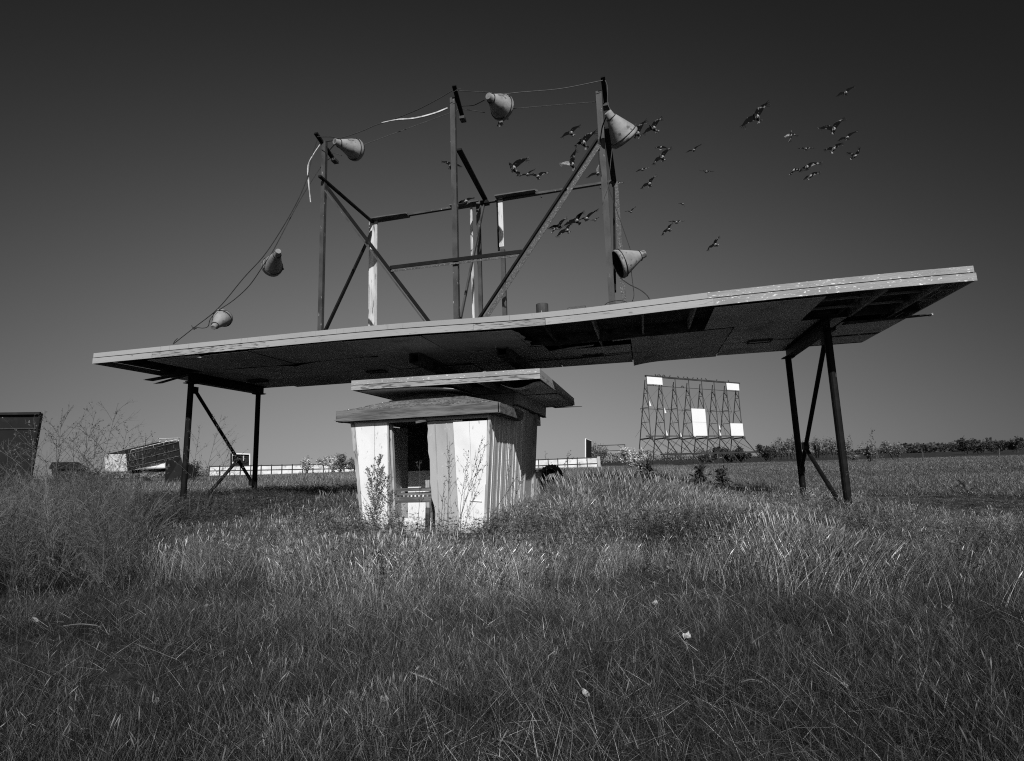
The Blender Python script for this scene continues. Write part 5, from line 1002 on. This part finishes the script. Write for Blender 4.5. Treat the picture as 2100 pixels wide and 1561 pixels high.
belt((-608.905, 374.652, 2.339), (-371.098, 431.478, 2.310), 3, 8, 'leaf_mid', 'far_tree_belt', 'distant tree line behind the truck at left', 4000, 4)
belt((-367.601, 453.070, 2.654), (-257.746, 479.470, 1.712), 3, 6, 'leaf_mid', 'far_tree_belt', 'distant tree line above the left fence', 2500, 5)

# ------------------------------------------------------------------ individual weeds
def weed(base, tip, seed, m_stem, m_leaf, label, name='weed', branches=10, bl=.35, leaf=.03, nleaf=14, spread=.8, r0=.006, wisp=False, group=None, cat='weed', start=.25):
    b0, e = V(base), V(tip); b0.z = float(gz(b0.x, b0.y)) - .03; r = random.Random(seed); h = (e - b0).length; t = thing(name, label, cat, tuple(b0), group)
    side = V((r.uniform(-1, 1), r.uniform(-1, 1), 0)) * h * .06; pts = spline([b0, lerp(b0, e, .35) + side, lerp(b0, e, .7) + side * .6, e], 5); n = len(pts)
    S_ = MB(); S_.tube(pts, [r0 * (1 - .75 * i / n) for i in range(n)], 4); L = LB(); ax_ = (e - b0).normalized()
    def clad(p, q, k, size):
        for _ in range(k):
            u_ = r.random(); c = lerp(p, q, u_) ; L.leaf(c, (rv(r) + (q - p).normalized() * .8), size * r.uniform(.3, .6), size * r.uniform(.7, 1.5), r.uniform(.5, 1.5))
    for i in range(branches):
        f = start + (1 - start) * (i + r.random()) / branches; p = pts[min(n - 1, int(f * (n - 1)))]; a = r.uniform(0, 6.28)
        d = (ax_ * r.uniform(.6, 1.1) + V((math.cos(a), math.sin(a), 0)) * spread).normalized(); l = bl * h * (1.15 - f) * r.uniform(.6, 1.2) + .05
        q = p + d * l; mid = lerp(p, q, .5) + ax_ * l * .06; S_.tube([p, mid, q], [r0 * .5, r0 * .35, r0 * .15], 3, False); clad(p, q, nleaf, leaf)
        if wisp:
            for k in range(5):
                a2 = lerp(mid, q, r.random()); d2 = (d + rv(r) * .7).normalized(); q2 = a2 + d2 * l * r.uniform(.25, .5); S_.tube([a2, q2], [r0 * .25, r0 * .1], 3, False); clad(a2, q2, max(1, nleaf // 4), leaf)
    clad(pts[-3], pts[-1], nleaf, leaf); S_.build('stem', M[m_stem], t); L.build('foliage', m_leaf, t); return t
M['stem_dark'] = mat('dark_dry_stem', .05, .08, 10, rough=.9); M['stem_pale'] = mat('pale_dry_stem', .13, .09, 10, rough=.9)
gk = 'weeds in front of the booth'
weed((-5.637, 10.718, 0.000), (-5.469, 10.550, 1.666), 1, 'stem_dark', 'leaf_mid', 'dense leafy weed standing against the left white panel', branches=26, bl=.34, leaf=.045, nleaf=26, spread=.45, group=gk, start=.1)
weed((-5.760, 10.570, 0.000), (-5.732, 10.600, 1.408), 2, 'stem_dark', 'leaf_mid', 'shorter leafy weed at the left foot of the booth', branches=20, bl=.36, leaf=.04, nleaf=22, spread=.5, group=gk, start=.1)
weed((-5.083, 10.277, 0.000), (-5.240, 10.500, 1.264), 3, 'stem_dark', 'leaf_mid', 'leafy weed just left of the ticket window', branches=18, bl=.36, leaf=.04, nleaf=22, spread=.5, group=gk, start=.1)
for i, (b_, e, lb) in enumerate((((-3.639, 10.008, 0.000), (-3.126, 10.400, 1.998), 'tall leaning stalk with seed buds crossing the right white panel'), ((-3.688, 10.008, 0.000), (-3.013, 10.350, 1.875), 'lower leaning seed stalk crossing to the booth corner'), ((-3.738, 9.881, 0.000), (-3.868, 10.500, 1.916), 'thin upright stalk in front of the grey board'), ((-3.836, 9.880, 0.000), (-3.967, 10.450, 1.133), 'short curled stalk at the foot of the grey board'), ((-3.449, 9.882, 0.000), (-3.452, 10.500, 1.702), 'thin stalk along the left edge of the bright panel'), ((-4.379, 9.878, 0.000), (-4.537, 10.500, 1.543), 'thin branched stalk standing in the ticket window'))):
    weed(b_, e, 10 + i, 'stem_dark', 'leaf_dark', lb, branches=9, bl=.25, leaf=.035, nleaf=5 if i != 3 else 2, spread=.5, r0=.0065, group=gk, start=.45)
weed((-3.149, 9.410, 0.000), (-2.478, 10.600, 1.185), 17, 'stem_dark', 'leaf_dark', 'long bare stem leaning right across the booth side wall', branches=6, bl=.14, leaf=.03, nleaf=5, spread=.6, group=gk, start=.7, r0=.008)
weed((-3.094, 12.141, 0.000), (-2.838, 11.700, 2.043), 18, 'stem_dark', 'leaf_dark', 'tall thin stalk against the booth side siding', branches=7, bl=.2, leaf=.035, nleaf=5, spread=.5, group=gk, start=.5)
weed((-3.172, 11.875, 0.000), (-2.602, 11.600, 1.193), 19, 'stem_dark', 'leaf_dark', 'seed stalk leaning toward the booth side door', branches=8, bl=.22, leaf=.035, nleaf=7, spread=.6, group=gk, start=.6)
weed((-3.061, 15.952, 0.000), (-2.608, 14.500, 1.735), 20, 'stem_dark', 'leaf_dark', 'thin curved stalk rising at the back corner of the booth', branches=4, bl=.15, leaf=.03, nleaf=3, group=gk, start=.6)
weed((-2.597, 16.695, 0.000), (-2.040, 15.000, 1.721), 21, 'stem_dark', 'leaf_dark', 'budded stalk in front of the right fence panels', branches=8, bl=.3, leaf=.05, nleaf=5, spread=.6, group=gk, start=.5)
# tall wispy weeds at the left
gl = 'tall wispy weeds at the left'
for i, (b_, e, lb) in enumerate([
    ((-9.10, 6.44, 0), (-8.97, 6.24, 2.31), 'leftmost tall wispy weed in front of the steel bin'),
    ((-9.07, 6.66, 0), (-8.76, 6.47, 2.49), 'tallest wispy weed right of the steel bin'),
    ((-9.30, 7.01, 0), (-9.28, 6.79, 2.31), 'wispy weed leaning over the bin corner'),
    ((-8.74, 6.73, 0), (-8.26, 6.60, 2.45), 'tall wispy weed midway between bin and truck'),
    ((-9.28, 7.22, 0), (-9.25, 7.04, 2.15), 'low wispy weed midway between bin and truck'),
    ((-8.64, 6.96, 0), (-8.10, 6.82, 2.58), 'highest wispy weed above the truck tailgate'),
    ((-9.16, 7.46, 0), (-9.00, 7.28, 2.30), 'wispy weed in front of the truck tailgate'),
    ((-8.96, 7.51, 0), (-8.53, 7.39, 2.28), 'wispy weed crossing the truck box'),
    ((-9.05, 7.80, 0), (-8.51, 7.73, 2.15), 'wispy weed low in front of the truck box'),
    ((-9.54, 6.54, 0), (-9.61, 6.34, 2.06), 'short wispy weed at the very left edge'),
    ((-9.07, 8.10, 0), (-8.91, 7.96, 2.04), 'short wispy weed below the middle of the truck box'),
]):
    weed(b_, e, 60 + i, 'stem_pale', 'leaf_dry', lb, branches=17, bl=.44, leaf=.03, nleaf=5, spread=.75, r0=.006, wisp=True, group=gl, start=.3)
for i, (b_, e, lb) in enumerate((((-9.469, 9.869, 0.371), (-8.703, 9.686, 2.653), 'tall wispy weed arching right of the left front canopy leg'), ((-9.664, 10.139, 0.342), (-8.731, 10.079, 2.108), 'wispy weed under the left canopy brace'), ((-9.908, 10.283, 0.381), (-9.578, 10.036, 2.412), 'upright wispy weed hugging the left front canopy leg'), ((-9.839, 11.349, 0.324), (-9.598, 11.165, 1.830), 'leafy stalk below the crossing of the left braces'))):
    weed(b_, e, 80 + i, 'stem_pale', 'leaf_dry', lb, branches=12, bl=.4, leaf=.03, nleaf=5, spread=.7, r0=.006, wisp=True, group=gl, start=.3)
gr_ = 'weeds by the right canopy legs'
weed((4.759, 12.332, -0.278), (4.316, 11.883, 1.863), 90, 'stem_pale', 'leaf_dry', 'tall arching grass stalk right of the front right leg', branches=9, bl=.18, leaf=.03, nleaf=4, wisp=True, group=gr_, start=.4)
weed((4.774, 12.131, -0.296), (4.034, 11.735, 1.068), 91, 'stem_dark', 'leaf_dry', 'dark leaning stem at the foot of the front right leg', branches=14, bl=.4, leaf=.025, nleaf=5, wisp=True, group=gr_, start=.2, r0=.008)
weed((4.428, 12.555, -0.213), (4.014, 12.136, 1.784), 92, 'stem_pale', 'leaf_dry', 'thin stalk bowing over toward the front right leg', branches=7, bl=.2, leaf=.03, nleaf=3, wisp=True, group=gr_, start=.4)
weed((5.317, 12.575, -0.311), (5.153, 12.375, 0.691), 93, 'stem_dark', 'leaf_dry', 'low twiggy weed at the edge of the right track', branches=12, bl=.5, leaf=.03, nleaf=5, wisp=True, group=gr_, start=.15)
weed((7.459, 15.596, -0.381), (7.447, 15.434, 0.609), 94, 'stem_dark', 'leaf_dark', 'dark low bush standing alone on the right track', 'bush', branches=16, bl=.7, leaf=.05, nleaf=9, spread=1.3, wisp=True, group=gr_, start=.1, cat='bush')
gd = 'dark leafy weeds in the middle field'
for i, (b_, e, lb, n_) in enumerate((((-0.028, 15.826, 0.001), (0.086, 15.650, 1.274), 'larger dark leafy weed left of the screen centre', 16), ((-0.402, 16.045, 0.027), (-0.359, 15.924, 0.848), 'small dark leafy weed left of the larger one', 9), ((1.474, 16.194, -0.050), (1.532, 16.012, 1.171), 'dark leafy weed below the right screen sheet', 14), ((1.870, 16.497, -0.055), (2.077, 16.377, 1.000), 'dark leafy weed leaning right, rightmost of the leafy weeds', 11), ((-0.839, 16.138, 0.093), (-0.830, 16.058, 0.607), 'lowest dark leafy weed near the booth side', 6))):
    weed(b_, e, 100 + i, 'stem_dark', 'leaf_dark', lb, branches=n_ + 4, bl=.5, leaf=.13, nleaf=15, spread=.8, r0=.009, group=gd, start=.15)

# ------------------------------------------------------------------ litter and fallen stalks in the foreground
M['paper'] = mat('bleached_litter', .45, .25, 20, rough=.8)
def scrap(p, s, seed, label, ln=1.6):
    r = random.Random(seed); b = MB(); c = V(p); c.z = float(gz(c.x, c.y)) + .045; a = r.uniform(0, 3.14); ux, uy = V((math.cos(a), math.sin(a), r.uniform(-.2, .3))), V((-math.sin(a), math.cos(a), .5))
    ks = {}
    def fn(u, v):
        k = (round(u * 4), round(v * 3)); ks.setdefault(k, (r.uniform(-.15, .15), r.uniform(-.25, .25))); q = ks[k]
        return c + ux * s * ln * (u - .5 + q[0] * .4) + uy * s * (v - .5 + q[0] * .4) + V((0, 0, s * q[1]))
    b.sheet(fn, 4, 3, .002); o = b.build('litter_scrap', M['paper'], None, loc=tuple(c)); tag(o, label, 'litter', 'pale scraps in the grass')
for i, (p, s, lb) in enumerate((((-5.882, 4.283, 0.000), .055, 'pale scrap in the grass at the far left'), ((0.222, 4.695, 0.000), .038, 'largest pale scrap lying right of the centre foreground'), ((0.227, 7.461, 0.000), .06, 'small pale strip below the dark weeds right of the booth'), ((-1.821, 3.158, 0.000), .025, 'tiny white scrap left of the bottom centre'), ((-1.572, 3.107, 0.000), .03, 'flat white scrap beside the tiny one at bottom centre'), ((-0.430, 3.407, 0.000), .04, 'upright pale leaf scrap right of the bottom centre'), ((2.066, 4.824, 0.000), .035, 'tiny pale scrap at the far right'), ((1.080, 3.872, 0.000), .03, 'tiny bright scrap in the lower right'), ((-0.002, 5.772, 0.000), .035, 'small pale scrap above the largest one'), ((-4.556, 4.997, -0.000), .035, 'small pale scrap left of the booth front'), ((-3.043, 2.975, 0.000), .03, 'small pale scrap in the lower left'))):
    scrap(p, s, i, lb)
for i, (a, b_, r, lb) in enumerate((((-1.570, 3.454, 0.100), (-1.170, 3.302, 0.030), .006, 'long pale broken stalk lying left of the bottom centre'), ((-0.829, 2.799, 0.060), (-0.643, 2.735, 0.040), .005, 'pale stalk lying at the bottom centre edge'), ((0.471, 3.706, 0.060), (0.589, 3.724, 0.060), .005, 'short straight pale stalk in the right foreground'), ((-5.259, 4.074, 0.080), (-5.009, 4.191, 0.060), .006, 'pale curved stalk beside the far left scrap'), ((-2.297, 5.551, 0.250), (-3.450, 6.432, 0.500), .006, 'pale stalk slanting down from the booth window'), ((-1.976, 7.628, 0.200), (-1.557, 8.453, 0.400), .006, 'pale stalk leaning right of the booth corner'), ((3.192, 8.585, 0.200), (3.086, 7.679, 0.100), .006, 'pale bent stalk below the right canopy leg'))):
    a, b_ = V(a), V(b_); o = MB().tube(spline([a, lerp(a, b_, .5) + V((0, 0, .015)), b_], 5), r, 5).build('fallen_stalk', M['stem_pale' if i else 'paper'], None, loc=tuple(a)); tag(o, lb, 'stalk', 'fallen stalks in the grass')
